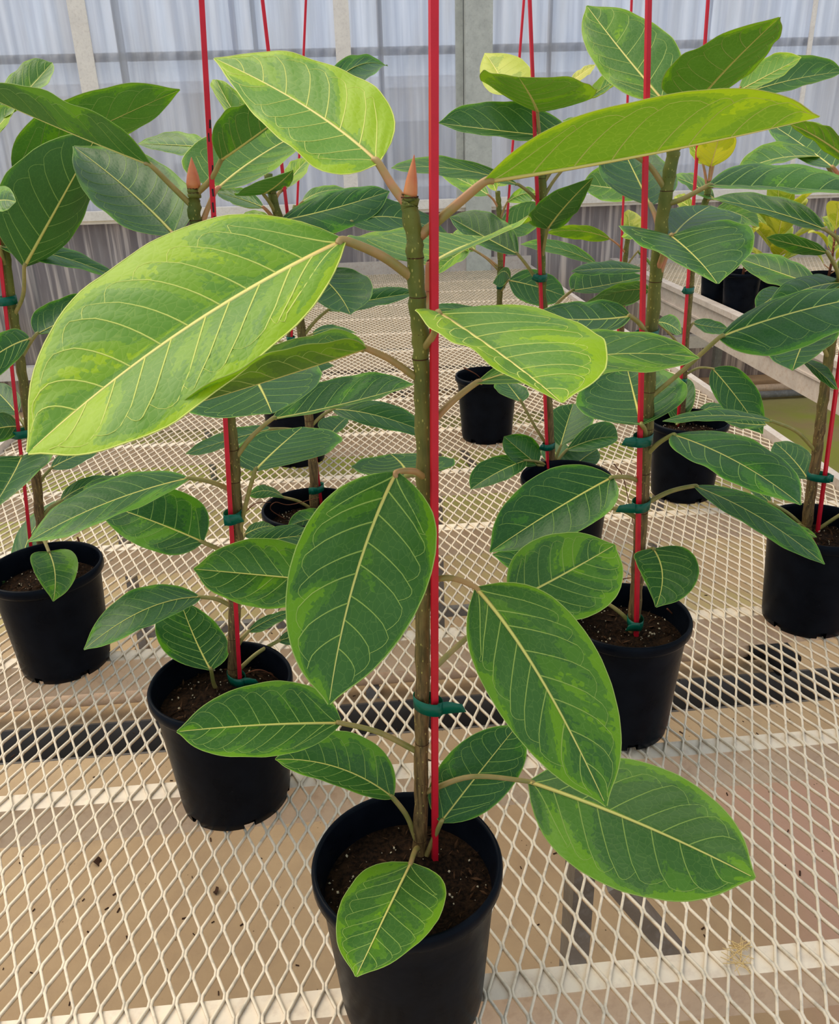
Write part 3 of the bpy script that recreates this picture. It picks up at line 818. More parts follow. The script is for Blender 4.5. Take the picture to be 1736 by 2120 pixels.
# P2: the fig with the ink-marked stake
p = Plant('potted_fig', (456, 1407), 'fig tied to a red stake with black ink marks, orange bud at its tip', (484, 1412), None,
          [(484, 1300), (487, 1180), (489, 1080), (485, 980), (476, 880), (462, 780), (445, 680), (425, 580), (406, 480), (402, 420), (401, 390)], (.0072, .0062), (0.05, 1.0))
P2 = p
p.stake((497, 1418), (417, 0), d=-.0105, ink=((430, 205), (446, 468)))
p.tie((491, 1070), 1); p.tie((485, 1395), 1)
p.bud((401, 390), (396, 325), .0062)
p.leaf((313, 343), (128, 268), (-75, 178), (135, 205), (140, 235), .24, B=(394, 428), dA=-.02, sg=(-1, 1), hw=.060, young=.05, lime=.42, pm=(355, 385))
p.leaf((457, 332), (520, 288), (610, 220), (468, 232), (560, 262), -.15, B=(412, 402), dA=-.02, sg=(-1, 1), hw=.045, young=.05, lime=.45, pm=(436, 372))
p.leaf((363, 488), (268, 395), (152, 303), (356, 362), (196, 432), .20, B=(405, 520), dA=-.03, hw=.056, young=.06, lime=.42, pyoung=.8, k=.95)
p.leaf((447, 393), (545, 318), (655, 260), (428, 290), (590, 340), .22, B=(418, 480), dA=.01, sg=(0, 0), hw=.055, young=.42, lime=.55, pyoung=1, k=.8)
p.leaf((392, 990), (225, 1040), (58, 1122), (225, 998), (240, 1076), -.18, B=(478, 1018), dA=-.01, hw=.042, young=.05, lime=.52)
p.leaf((420, 1123), (312, 1078), (196, 1038), (368, 1015), (290, 1132), .13, B=(487, 1165), dA=-.01, hw=.040, young=.02, lime=.45, k=.9)
p.leaf((415, 1236), (300, 1262), (174, 1345), (285, 1226), (325, 1296), -.14, B=(487, 1258), dA=0, hw=.036, young=0, lime=.36)
p.leaf((437, 1388), (402, 1318), (372, 1240), (322, 1315), (462, 1310), .10, B=(484, 1415), dA=-.02, sg=(0, 0), hw=.034, young=.02, lime=.42, pm=(448, 1425), k=.85)
p.leaf((527, 976), (575, 928), (626, 884), (490, 930), (702, 926), .16, B=(492, 1130), dA=-.01, sg=(0, 0), hw=.050, young=0, lime=.28, pm=(507, 1050), k=1.1)
p.leaf((562, 868), (705, 838), (856, 796), (695, 785), (722, 842), .165, B=(487, 955), dA=-.01, sg=(1, -1), hw=.044, young=.02, lime=.42, pm=(520, 905), k=1.05)
p.leaf((500, 740), (535, 795), (563, 856), (372, 838), (660, 762), -.16, B=(468, 810), dA=-.07, sg=(0, 0), hw=.052, young=0, lime=.2, k=1.1)
p.leaf((492, 1140), (575, 1116), (660, 1108), (585, 1090), (595, 1142), .12, B=(489, 1175), dA=.01, hw=.032, young=0, lime=.15)
p.leaf((505, 1108), (540, 1092), (568, 1090), (535, 1082), (540, 1108), .09, B=(489, 1160), dA=.04, hw=.022, young=0, lime=.3)
p.leaf((513, 1308), (560, 1282), (610, 1264), (556, 1274), (566, 1296), .11, B=(489, 1350), dA=.01, hw=.020, young=0, lime=.2)
p.leaf((574, 1328), (612, 1316), (660, 1300), (615, 1300), (620, 1335), .10, B=(489, 1390), dA=.03, hw=.022, young=0, lime=.25)
p.twig([(400, 1480), (445, 1440), (520, 1390), (560, 1395), (580, 1420)], .0)
p.twig([(490, 1395, -.01), (545, 1382), (590, 1415)], .03)
p.finish()

# P3: the fig with a small round leaf folded over its pot rim
p = Plant('potted_fig', (92, 1170), 'fig with a small heart-shaped leaf folded down over its pot rim', (88, 1145), None,
          [(80, 1040), (68, 930), (52, 820), (38, 720), (22, 620), (10, 520), (0, 420)], (.0078, .0066), (0.0, .95))
p.stake((66, 1150), (-12, 420), d=-.0105)
p.tie((15, 612), -1, tl=.006); p.tie((58, 888), -1, tl=.004)
p.leaf((27, 353), (188, 270), (372, 186), (135, 206), (232, 296), .25, B=(12, 430), dA=.0, sg=(-1, 1), hw=.062, young=.12, lime=.50, k=.95, nlat=6)
p.leaf((50, 553), (112, 440), (205, 272), (8, 368), (172, 452), -.22, B=(30, 655), dA=-.03, sg=(-1, 1), hw=.066, young=0, lime=.18, pm=(48, 610), k=.9, nlat=6)
p.leaf((-5, 250), (55, 190), (108, 130), (35, 155), (90, 195), .16, dA=.1, hw=.05, young=.3, lime=.5, nlat=6)
p.leaf((-50, 330), (-10, 270), (30, 225), (-25, 240), (15, 265), .14, dA=.0, hw=.04, young=.6, lime=.6, nlat=6)
p.leaf((0, 512), (125, 532), (250, 578), (140, 518), (122, 552), .19, B=(12, 560), dA=-.02, hw=.040, young=0, lime=.4, nlat=6)
p.leaf((75, 692), (140, 658), (222, 612), (102, 630), (165, 672), .15, B=(48, 745), dA=0, hw=.040, young=0, lime=.3, nlat=6)
p.leaf((62, 702), (0, 730), (-70, 790), (0, 692), (5, 775), -.16, B=(38, 730), dA=-.05, hw=.040, young=.02, lime=.36, nlat=6)
p.leaf((36, 858), (8, 825), (-25, 795), (30, 810), (-20, 845), .12, B=(60, 900), dA=.03, hw=.032, young=0, lime=.15, nlat=6)
p.leaf((42, 884), (0, 886), (-60, 905), (0, 855), (0, 916), -.13, B=(62, 905), dA=.02, hw=.032, young=0, lime=.36, nlat=6)
p.leaf((45, 945), (20, 995), (-22, 1062), (112, 948), (-60, 985), -.17, B=(72, 980), dA=-.04, sg=(0, 0), hw=.050, young=0, lime=.3, nlat=6)
p.leaf((105, 970), (155, 945), (212, 926), (150, 928), (165, 962), .14, B=(80, 1010), dA=.02, hw=.034, young=0, lime=.3, nlat=6)
p.leaf((47, 1202), (62, 1110), (128, 1034), (42, 1100), (92, 1110), .17, B=(80, 1150), dA=-.03, sg=(1, -1), hw=.036, young=0, lime=.3, nlat=6)
p.leaf((125, 1038), (190, 1002), (275, 992), (185, 990), (200, 1020), .14, B=(82, 1075), dA=.0, hw=.030, young=0, lime=.25, nlat=6)
p.leaf((268, 994), (215, 1002), (172, 1013), (215, 992), (215, 1016), -.10, dA=.02, hw=.024, young=.05, lime=.55, nlat=6)
p.leaf((101, 1142), (114, 1188), (110, 1245), (66, 1176), (163, 1172), -.095, B=(86, 1110), dA=-.122, dM=-.012, sg=(0, 0), hw=.033, young=.12, lime=.55, k=.75, nlat=6)
p.leaf((60, 1222), (12, 1192), (-45, 1170), (15, 1172), (0, 1215), -.11, B=(85, 1160), dA=-.05, hw=.026, young=0, lime=.2, nlat=6)
p.leaf((-40, 425), (0, 415), (33, 418), (0, 390), (0, 442), -.09, dA=-.1, hw=.03, young=.2, lime=.5, nlat=6)
p.twig([(160, 1112, .02), (172, 1140, .02), (192, 1170, .02)], .0, .0016)
p.finish()

# P4: the fig whose stem leans away from its stake
p = Plant('potted_fig', (642, 1047), 'fig with a leaning stem and one small olive leaf low over bare soil', (650, 1058), None,
          [(648, 960), (640, 870), (632, 770), (620, 660), (605, 570), (585, 480), (565, 410), (555, 360)], (.0082, .0066), (0.0, .8))
p.stake((667, 1062), (543, 0), d=.012)
p.tie((655, 1010), 1, tl=.006)
p.leaf((660, 205), (735, 138), (802, 137), (735, 117), (760, 168), .20, dA=.0, hw=.05, young=.0, lime=.45, nlat=6)
p.leaf((530, 300), (480, 225), (448, 165), (452, 200), (515, 215), .17, dA=.0, hw=.05, young=.6, lime=.5, nlat=6)
p.leaf((428, 305), (360, 300), (285, 298), (370, 276), (370, 322), .16, dA=.05, hw=.05, young=.25, lime=.5, nlat=6)
p.leaf((590, 390), (610, 360), (637, 330), (598, 345), (634, 362), .12, B=(565, 420), dA=.02, hw=.035, young=.7, lime=.7, nlat=6)
p.leaf((545, 402), (575, 382), (606, 352), (490, 398), (590, 388), -.12, B=(570, 445), dA=-.02, sg=(-1, 1), hw=.05, young=.05, lime=.3, nlat=6)
p.leaf((546, 430), (500, 412), (448, 398), (500, 395), (480, 425), .14, B=(570, 465), dA=-.02, hw=.04, young=.2, lime=.4, pyoung=.8, nlat=6)
p.leaf((565, 462), (520, 452), (478, 462), (520, 439), (520, 470), .12, B=(580, 480), dA=.0, hw=.04, young=.45, lime=.7, nlat=6)
p.leaf((578, 458), (690, 432), (806, 396), (690, 398), (715, 478), .20, B=(590, 520), dA=-.05, hw=.048, young=0, lime=.3, nlat=6)
p.leaf((722, 461), (830, 452), (940, 498), (815, 418), (830, 482), .20, B=(600, 560), dA=-.02, hw=.05, young=0, lime=.25, nlat=6)
p.leaf((650, 560), (695, 602), (725, 651), (765, 585), (632, 612), -.16, B=(612, 640), dA=-.02, sg=(1, -1), hw=.055, young=.0, lime=.22, k=.9, nlat=6)
p.leaf((677, 643), (765, 622), (862, 606), (765, 603), (775, 641), .18, B=(630, 695), dA=0, hw=.036, young=0, lime=.22, nlat=6)
p.leaf((688, 848), (785, 862), (905, 905), (800, 838), (770, 886), .18, B=(642, 885), dA=0, hw=.040, young=0, lime=.2, nlat=6)
p.leaf((683, 900), (700, 880), (720, 862), (662, 872), (712, 886), .10, B=(645, 920), dA=.02, sg=(0, 0), hw=.03, young=0, lime=.35, nlat=6)
p.leaf((588, 1030), (552, 1016), (514, 1026), (555, 1007), (552, 1031), -.085, B=(648, 1055), dA=-.02, hw=.022, young=.05, lime=.3, nlat=6)
p.leaf((530, 765), (610, 748), (691, 757), (610, 733), (620, 778), .17, B=(628, 800), dA=.05, hw=.04, young=0, lime=.25, nlat=6)
p.leaf((700, 1080), (645, 1075), (595, 1092), (642, 1055), (650, 1105), -.10, dA=-.06, hw=.03, young=.05, lime=.5, nlat=6)
p.leaf((562, 888), (470, 912), (384, 940), (480, 893), (468, 932), -.16, B=(642, 900), dA=-.06, hw=.036, young=.02, lime=.25, nlat=6)
p.twig([(590, 1075), (560, 1055), (570, 1040), (600, 1045), (660, 1030)], -.03)
p.twig([(505, 1062, -.02), (530, 1042, -.02), (560, 1040)], -.05)
p.finish()

# P5: the fig hidden behind P4
p = Plant('potted_fig', (606, 815), 'small fig whose pot shows only between the stems behind the leaning fig', (604, 818), None,
          [(602, 760), (600, 700), (600, 640), (602, 560), (606, 480), (612, 425)], (.0085, .007), (0.0, .8))
p.stake((598, 822), (633, 0), d=-.012)
p.tie((600, 705), -1, tl=.004)
p.leaf((625, 418), (670, 396), (722, 394), (668, 386), (680, 410), .14, B=(613, 440), dA=.0, hw=.035, young=.3, lime=.5, nlat=6)
p.leaf((645, 692), (690, 680), (738, 690), (690, 676), (695, 694), .15, B=(602, 720), dA=.0, hw=.035, young=.0, lime=.5, nlat=6)
p.leaf((620, 640), (640, 600), (650, 570), (612, 605), (662, 610), .14, B=(601, 670), dA=.02, sg=(0, 0), hw=.04, young=0, lime=.4, nlat=6)
p.leaf((560, 700), (520, 690), (480, 705), (520, 675), (520, 715), .15, B=(600, 720), dA=.02, hw=.035, young=0, lime=.3, nlat=6)
p.finish()

# P6: the fig with four green ties
p = Plant('potted_fig', (1296, 1270), 'fig bound to its red stake by four green ties, dark leaves down its stem', (1311, 1312), None,
          [(1318, 1200), (1327, 1080), (1334, 960), (1340, 850), (1345, 730), (1353, 620), (1364, 510), (1377, 410), (1391, 330), (1399, 292)], (.0082, .0066), (0.0, 1.05))
P6 = p
p.stake((1316, 1332), (1342, 0), d=-.0105)
p.tie((1346, 697), -1, tl=.006); p.tie((1337, 905), -1); p.tie((1331, 1032), -1, tl=.02); p.tie((1313, 1278), -1)
p.leaf((1372, 208), (1288, 108), (1214, 12), (1376, 74), (1228, 140), .17, B=(1396, 302), dA=.0, sg=(1, 0), hw=.056, young=.38, lime=.55, pm=(1388, 255), pyoung=1, k=.85, nlat=6)
p.leaf((1440, 215), (1508, 138), (1613, 36), (1400, 122), (1588, 115), -.20, B=(1404, 300), dA=-.01, sg=(-1, 0), hw=.060, young=.22, lime=.5, pyoung=1, k=.72, nlat=6)
p.leaf((1464, 385), (1620, 392), (1810, 402), (1610, 353), (1620, 412), .22, B=(1380, 420), dA=-.02, sg=(1, -1), hw=.055, young=.12, lime=.55, pm=(1412, 412), nlat=6)
p.leaf((1308, 318), (1240, 290), (1165, 250), (1240, 270), (1230, 310), .17, B=(1374, 388), dA=-.01, hw=.045, young=.15, lime=.5, pm=(1345, 345), nlat=6)
p.leaf((1347, 426), (1318, 368), (1285, 300), (1240, 362), (1392, 355), .16, B=(1366, 490), dA=.03, sg=(0, 0), hw=.058, young=.0, lime=.36, pyoung=.9, k=.9, nlat=6)
p.leaf((1388, 488), (1442, 535), (1485, 588), (1296, 497), (1562, 490), -.15, B=(1362, 560), dA=-.04, sg=(0, 0), hw=.058, young=.06, lime=.42, pyoung=1, k=.72, nlat=6)
p.leaf((1394, 490), (1424, 456), (1470, 426), (1372, 448), (1532, 468), .17, B=(1356, 600), dA=-.01, sg=(0, 0), hw=.055, young=0, lime=.2, pyoung=1, k=.9, nlat=6)
p.leaf((1487, 700), (1652, 645), (1830, 608), (1650, 610), (1660, 723), .23, B=(1341, 825), dA=-.04, hw=.055, young=0, lime=.4, pm=(1415, 765), nlat=6)
p.leaf((1305, 655), (1205, 662), (1095, 652), (1215, 627), (1215, 693), -.17, B=(1345, 705), dA=-.03, hw=.045, young=0, lime=.25, nlat=6)
p.leaf((1328, 880), (1313, 822), (1296, 755), (1192, 835), (1418, 800), .15, B=(1338, 910), dA=-.02, sg=(0, 0), hw=.052, young=0, lime=.3, k=.85, nlat=6)
p.leaf((1392, 900), (1522, 955), (1657, 1045), (1582, 933), (1462, 982), -.19, B=(1337, 945), dA=-.03, hw=.050, young=0, lime=.42, pm=(1362, 918), k=.85, nlat=6)
p.leaf((1436, 1006), (1570, 1070), (1706, 1168), (1592, 1050), (1545, 1095), -.18, B=(1332, 1050), dA=-.01, hw=.032, young=0, lime=.4, pm=(1385, 1018), nlat=6)
p.leaf((1268, 988), (1148, 1056), (1014, 1143), (1098, 995), (1212, 1095), -.17, B=(1334, 1002), dA=-.03, hw=.043, young=0, lime=.30, k=.95, nlat=6)
p.leaf((1255, 1050), (1200, 1005), (1130, 1010), (1185, 966), (1180, 1050), .13, B=(1328, 1078), dA=.01, hw=.040, young=0, lime=.4, nlat=6)
p.leaf((1240, 1240), (1150, 1190), (1020, 1148), (1130, 1150), (1130, 1225), .15, B=(1316, 1300), dA=.02, hw=.04, young=0, lime=.35, nlat=6)
p.leaf((1352, 1136), (1371, 1190), (1357, 1257), (1316, 1170), (1447, 1190), -.085, B=(1322, 1160), dA=-.02, sg=(0, 0), hw=.036, young=.03, lime=.40, k=.8, nlat=6)
p.twig([(1265, 1215, .03), (1285, 1200, .02), (1315, 1195)], .0)
p.twig([(1380, 1260), (1405, 1285), (1418, 1310)], .02)
p.finish()

# P7: the fig with a low rosette of leaves
p = Plant('potted_fig', (1172, 985), 'fig with a low rosette of dark leaves over its pot and olive-yellow top leaves', (1142, 985), None,
          [(1139, 920), (1135, 840), (1130, 760), (1126, 680), (1122, 600), (1120, 520), (1122, 440), (1122, 355)], (.0082, .0068), (0.0, 1.0))
p.stake((1134, 992), (1096, 0), d=-.0105)
p.tie((1122, 571), -1, tl=.006); p.tie((1139, 914), -1, tl=.003)
p.leaf((1112, 232), (1098, 200), (1073, 160), (990, 158), (1232, 182), -.15, B=(1122, 355), dA=-.02, sg=(0, 0), hw=.075, young=.35, lime=.45, k=.8, nlat=6)
p.leaf((1050, 195), (1030, 150), (1003, 110), (1000, 175), (1095, 140), .15, dA=.0, sg=(0, 0), hw=.05, young=1, lime=.75, yel=.55, nlat=6)
p.leaf((1180, 172), (1205, 152), (1232, 134), (1200, 148), (1215, 162), .10, dA=.05, hw=.03, young=1, lime=.9, yel=1, nlat=6)
p.leaf((1215, 205), (1255, 178), (1300, 150), (1250, 162), (1262, 188), .14, dA=.05, hw=.04, young=.7, lime=.6, nlat=6)
p.leaf((1195, 288), (1060, 274), (907, 255), (1050, 216), (1035, 291), .24, B=(1122, 380), dA=-.02, hw=.06, young=.05, lime=.32, nlat=6)
p.leaf((1074, 383), (945, 350), (810, 348), (920, 327), (930, 368), .21, B=(1122, 430), dA=-.02, sg=(1, -1), hw=.05, young=.15, lime=.45, nlat=6)
p.leaf((1133, 474), (1172, 424), (1227, 368), (1108, 425), (1192, 440), -.16, B=(1120, 545), dA=-.02, sg=(-1, 1), hw=.050, young=.02, lime=.3, k=.85, nlat=6)
p.leaf((1072, 527), (1005, 492), (931, 450), (1028, 450), (985, 507), .17, B=(1121, 600), dA=-.02, hw=.048, young=.02, lime=.3, nlat=6)
p.leaf((1183, 602), (1255, 590), (1335, 572), (1215, 562), (1255, 608), .16, B=(1126, 660), dA=0, hw=.045, young=.05, lime=.4, nlat=6)
p.leaf((1335, 560), (1260, 556), (1182, 562), (1262, 544), (1260, 572), -.16, dA=.02, hw=.04, young=.05, lime=.3, nlat=6)
p.leaf((1345, 600), (1275, 605), (1200, 637), (1280, 588), (1275, 635), -.16, dA=-.03, sg=(-1, 1), hw=.045, young=.05, lime=.3, nlat=6)
p.leaf((1113, 963), (1083, 938), (1043, 904), (1105, 912), (1058, 955), -.10, B=(1140, 975), dA=-.02, hw=.034, young=0, lime=.3, k=1.15, nlat=6)
p.leaf((1088, 953), (1030, 978), (974, 1013), (1005, 955), (1060, 990), -.12, B=(1140, 968), dA=-.04, hw=.034, young=0, lime=.3, k=1.1, nlat=6)
p.leaf((1160, 924), (1172, 882), (1186, 836), (1132, 868), (1228, 872), .12, B=(1142, 975), dA=.01, sg=(0, 0), hw=.042, young=0, lime=.3, nlat=6)
p.leaf((1172, 932), (1230, 910), (1278, 905), (1235, 876), (1240, 930), .12, B=(1142, 975), dA=.0, hw=.036, young=0, lime=.25, k=1.2, nlat=6)
p.leaf((1182, 972), (1205, 950), (1236, 930), (1165, 940), (1232, 962), .10, B=(1142, 985), dA=-.01, sg=(0, 0), hw=.034, young=0, lime=.2, nlat=6)
p.leaf((1160, 965), (1150, 940), (1145, 905), (1120, 940), (1180, 935), .10, B=(1142, 985), dA=.03, sg=(0, 0), hw=.03, young=0, lime=.2, nlat=6)
p.leaf((1079, 832), (1064, 812), (1045, 788), (1024, 808), (1090, 810), .11, B=(1138, 935), dA=.0, sg=(0, 0), hw=.036, young=0, lime=.3, pm=(1108, 885), nlat=6)
p.leaf((1165, 350), (1210, 320), (1240, 290), (1180, 310), (1230, 340), .18, B=(1122, 415), dA=.0, hw=.05, young=.1, lime=.4, nlat=6)
p.twig([(1270, 960, .02), (1290, 990, 0), (1305, 1060, -.03), (1312, 1090, -.03)], -.02)
p.finish()

# P8: the slender fig in the lone pot
p = Plant('potted_fig', (1008, 775), 'slender fig with pale lime tips, its black pot standing alone towards the wall', (1030, 778), None,
          [(1033, 700), (1034, 620), (1035, 540), (1034, 470), (1032, 420), (1030, 395)], (.0088, .0062), (0.1, 1.0))
p.stake((1024, 782), (1084, 0), d=.012)
p.tie((1034, 592), 1, tl=.003)
p.leaf((1011, 404), (965, 378), (905, 352), (970, 362), (955, 396), .19, B=(1032, 432), dA=-.02, hw=.045, young=.5, lime=.6, pyoung=1, nlat=6)
p.leaf((1050, 418), (1080, 402), (1110, 400), (1075, 392), (1085, 420), -.12, B=(1033, 460), dA=-.02, hw=.04, young=.4, lime=.6, nlat=6)
p.leaf((1035, 478), (1075, 458), (1122, 425), (1062, 430), (1095, 486), .17, B=(1035, 500), dA=.02, hw=.05, young=.25, lime=.4, nlat=6)
p.leaf((1052, 580), (1112, 594), (1170, 614), (1128, 566), (1105, 634), .18, B=(1035, 610), dA=-.02, hw=.06, young=.05, lime=.4, k=.85, nlat=6)
p.leaf((1055, 575), (1040, 562), (1020, 586), (1050, 558), (1040, 590), -.12, dA=.04, hw=.04, young=.05, lime=.3, nlat=6)
p.leaf((984, 519), (960, 498), (934, 488), (965, 478), (950, 512), .13, B=(1035, 558), dA=.0, hw=.045, young=.6, lime=.6, nlat=6)
p.leaf((975, 515), (935, 535), (890, 580), (925, 515), (945, 550), .17, B=(1035, 560), dA=-.01, hw=.05, young=.4, lime=.5, nlat=6)
p.leaf((1010, 650), (940, 640), (865, 642), (940, 630), (940, 658), -.18, B=(1034, 690), dA=-.02, hw=.04, young=0, lime=.3, nlat=6)
p.leaf((1028, 385), (1045, 372), (1065, 362), (1040, 365), (1055, 380), .10, dA=0, hw=.03, young=.8, lime=.7, nlat=6)
p.leaf((1026, 395), (1018, 375), (1010, 360), (1008, 382), (1028, 372), .10, dA=0, hw=.03, young=.9, lime=.8, nlat=6)
p.twig([(960, 762, -.02), (985, 775, -.02), (1000, 790)], -.04, .002)
p.finish()

# P9: the fig with the yellow top leaf
p = Plant('potted_fig', (1426, 868), 'fig with one clear yellow top leaf with a reddish midrib', (1410, 880), None,
          [(1413, 800), (1418, 720), (1425, 630), (1434, 540), (1446, 470), (1462, 410), (1468, 375)], (.0082, .0062), (0.0, .9))
p.stake((1402, 884), (1465, 0), d=-.0105)
p.tie((1424, 605), -1, tl=.002); p.tie((1412, 783), 1, tl=.004)
p.leaf((1470, 346), (1482, 305), (1494, 262), (1444, 305), (1524, 300), -.13, B=(1466, 385), dA=-.01, sg=(0, 0), hw=.05, young=1, lime=.9, yel=.75, pyoung=1, k=.8, nlat=6)
p.leaf((1455, 340), (1440, 315), (1425, 285), (1428, 320), (1450, 300), .12, B=(1463, 395), dA=.0, hw=.035, young=.8, lime=.7, pyoung=1, nlat=6)
p.leaf((1478, 412), (1440, 385), (1393, 366), (1440, 368), (1430, 400), .16, B=(1460, 420), dA=-.02, hw=.045, young=.1, lime=.45, nlat=6)
p.leaf((1440, 436), (1415, 420), (1395, 408), (1420, 405), (1410, 432), .10, B=(1450, 455), dA=.0, hw=.035, young=.85, lime=.7, yel=.5, nlat=6)
p.leaf((1478, 436), (1525, 442), (1570, 470), (1540, 424), (1530, 468), .16, B=(1448, 470), dA=-.01, hw=.05, young=.3, lime=.55, nlat=6)
p.leaf((1360, 667), (1385, 672), (1410, 690), (1392, 655), (1385, 688), -.10, B=(1417, 730), dA=-.02, hw=.03, young=.05, lime=.4, nlat=6)
p.leaf((1434, 669), (1468, 676), (1506, 680), (1465, 663), (1470, 694), .12, B=(1424, 690), dA=.0, hw=.03, young=.05, lime=.45, nlat=6)
p.leaf((1474, 763), (1522, 820), (1578, 898), (1558, 792), (1493, 842), -.17, B=(1416, 780), dA=-.02, hw=.045, young=.02, lime=.4, pm=(1445, 762), k=.95, nlat=6)
p.leaf((1400, 880), (1412, 835), (1420, 782), (1382, 825), (1438, 825), .12, B=(1412, 865), dA=-.02, sg=(0, 0), hw=.038, young=0, lime=.3, nlat=6)
p.leaf((1440, 858), (1480, 842), (1515, 850), (1478, 834), (1480, 856), .12, B=(1412, 868), dA=.0, hw=.03, young=0, lime=.4, nlat=6)
p.leaf((1535, 195), (1640, 165), (1745, 148), (1640, 122), (1655, 186), .27, B=(1468, 380), dA=-.0, hw=.06, young=.15, lime=.4, pm=(1490, 290), nlat=6)
p.leaf((1528, 188), (1590, 155), (1658, 119), (1580, 122), (1600, 168), -.18, B=(1468, 378), dA=-.02, sg=(1, -1), hw=.05, young=.75, lime=.5, pm=(1490, 280), nlat=6)
p.finish()

# P10: the fig with the reddish aerial root
p = Plant('potted_fig', (1700, 1085), 'fig with a reddish aerial root hanging down outside its black pot', (1668, 1098), None,
          [(1678, 1020), (1688, 950), (1697, 880), (1707, 800), (1718, 720), (1732, 640), (1745, 560), (1752, 480), (1756, 400)], (.0085, .0068), (0.0, .8))
p.stake((1690, 1112), (1752, 640), d=-.0105, more=.6)
p.tie((1688, 988), -1, tl=.006)
p.leaf((1600, 873), (1490, 860), (1371, 872), (1510, 849), (1490, 872), -.19, B=(1690, 935), dA=-.02, hw=.036, young=0, lime=.25, pm=(1650, 895), nlat=6)
p.leaf((1585, 880), (1545, 878), (1500, 872), (1550, 866), (1545, 892), .12, dA=.03, hw=.03, young=0, lime=.4, nlat=6)
p.leaf((1672, 992), (1640, 950), (1603, 916), (1668, 935), (1605, 968), .13, B=(1683, 1000), dA=.02, hw=.035, young=0, lime=.3, nlat=6)
p.leaf((1672, 690), (1655, 725), (1640, 767), (1588, 720), (1735, 700), -.15, B=(1718, 740), dA=-.03, sg=(0, 0), hw=.05, young=0, lime=.25, nlat=6)
p.leaf((1660, 745), (1690, 765), (1733, 806), (1705, 760), (1690, 785), -.12, B=(1712, 780), dA=-.04, hw=.024, young=0, lime=.4, nlat=6)
p.leaf((1709, 476), (1592, 436), (1472, 412), (1605, 408), (1590, 450), .20, B=(1750, 520), dA=-.02, hw=.045, young=.03, lime=.4, nlat=6)
p.leaf((1712, 523), (1650, 508), (1586, 492), (1650, 488), (1645, 524), -.12, B=(1742, 590), dA=-.03, sg=(-1, 1), hw=.034, young=0, lime=.3, nlat=6)
p.leaf((1725, 348), (1660, 300), (1585, 250), (1720, 275), (1625, 318), .19, B=(1756, 410), dA=-.0, hw=.055, young=.15, lime=.42, pyoung=1, nlat=6)
p.leaf((1775, 345), (1700, 290), (1632, 256), (1710, 262), (1690, 300), -.18, B=(1756, 405), dA=-.03, sg=(-1, 1), hw=.05, young=.3, lime=.5, nlat=6)
p.leaf((1700, 325), (1610, 328), (1523, 359), (1605, 303), (1610, 345), -.17, B=(1754, 430), dA=.05, hw=.045, young=.4, lime=.55, nlat=6)
p.leaf((1690, 592), (1605, 562), (1528, 534), (1625, 536), (1590, 588), .18, B=(1738, 620), dA=.05, hw=.045, young=.12, lime=.45, nlat=6)
p.leaf((1745, 585), (1665, 600), (1585, 642), (1660, 578), (1670, 630), -.17, B=(1736, 660), dA=0, hw=.045, young=0, lime=.25, nlat=6)
p.leaf((1625, 600), (1600, 615), (1565, 640), (1575, 602), (1620, 640), -.10, dA=.06, sg=(0, 0), hw=.036, young=0, lime=.25, nlat=6)
p.leaf((1594, 1041), (1572, 1022), (1545, 1008), (1580, 1015), (1565, 1030), .08, B=(1668, 1095), dA=.02, hw=.015, young=.0, lime=.4, nlat=6)
p.leaf((1640, 1088), (1662, 1098), (1690, 1112), (1668, 1094), (1660, 1106), -.05, B=(1668, 1095), dA=-.03, hw=.012, young=.05, lime=.5, nlat=6)
p.leaf((1765, 1050), (1800, 1040), (1850, 1060), (1800, 1020), (1800, 1070), -.12, B=(1680, 1110), dA=-.02, hw=.035, young=0, lime=.4, nlat=6)
p.twig([(1676, 1108, .0), (1690, 1130, -.045), (1708, 1165, -.05), (1722, 1200, -.052), (1726, 1225, -.052)], -.03, .0016)
p.finish()

# P11: the small yellow-leaved fig
p = Plant('potted_fig', (1272, 720), 'small fig with yellow leaves, its pot hidden behind the four-tied fig', (1284, 722), None,
          [(1287, 660), (1290, 600), (1293, 550), (1297, 505), (1300, 490)], (.0088, .0066), (0.0, .8))
p.stake((1277, 726), (1307, 0), d=-.0105)
p.leaf((1306, 488), (1302, 460), (1300, 434), (1284, 460), (1330, 458), .12, B=(1298, 505), dA=-.0, sg=(0, 0), hw=.05, young=1, lime=.8, yel=.7, k=.8, nlat=6)
p.leaf((1345, 478), (1315, 482), (1286, 490), (1318, 472), (1315, 494), -.12, dA=-.05, hw=.03, young=.85, lime=.7, nlat=6)
p.leaf((1263, 495), (1200, 478), (1130, 482), (1195, 465), (1195, 496), -.19, B=(1295, 525), dA=-.02, sg=(-1, 1), hw=.045, young=.4, lime=.6, pyoung=1, nlat=6)
p.leaf((1234, 546), (1155, 514), (1077, 506), (1165, 502), (1150, 528), .20, B=(1292, 575), dA=-.01, hw=.04, young=.2, lime=.5, nlat=6)
p.leaf((1340, 395), (1270, 390), (1205, 380), (1270, 345), (1265, 420), .20, dA=.02, hw=.07, young=.25, lime=.45, nlat=6)
p.leaf((1320, 520), (1345, 545), (1350, 570), (1335, 540), (1350, 555), -.10, B=(1292, 560), dA=.0, hw=.03, young=.2, lime=.4, nlat=6)
p.leaf((1235, 640), (1265, 620), (1330, 615), (1270, 605), (1280, 640), .16, B=(1287, 670), dA=.0, hw=.04, young=.0, lime=.3, nlat=6)
p.finish()

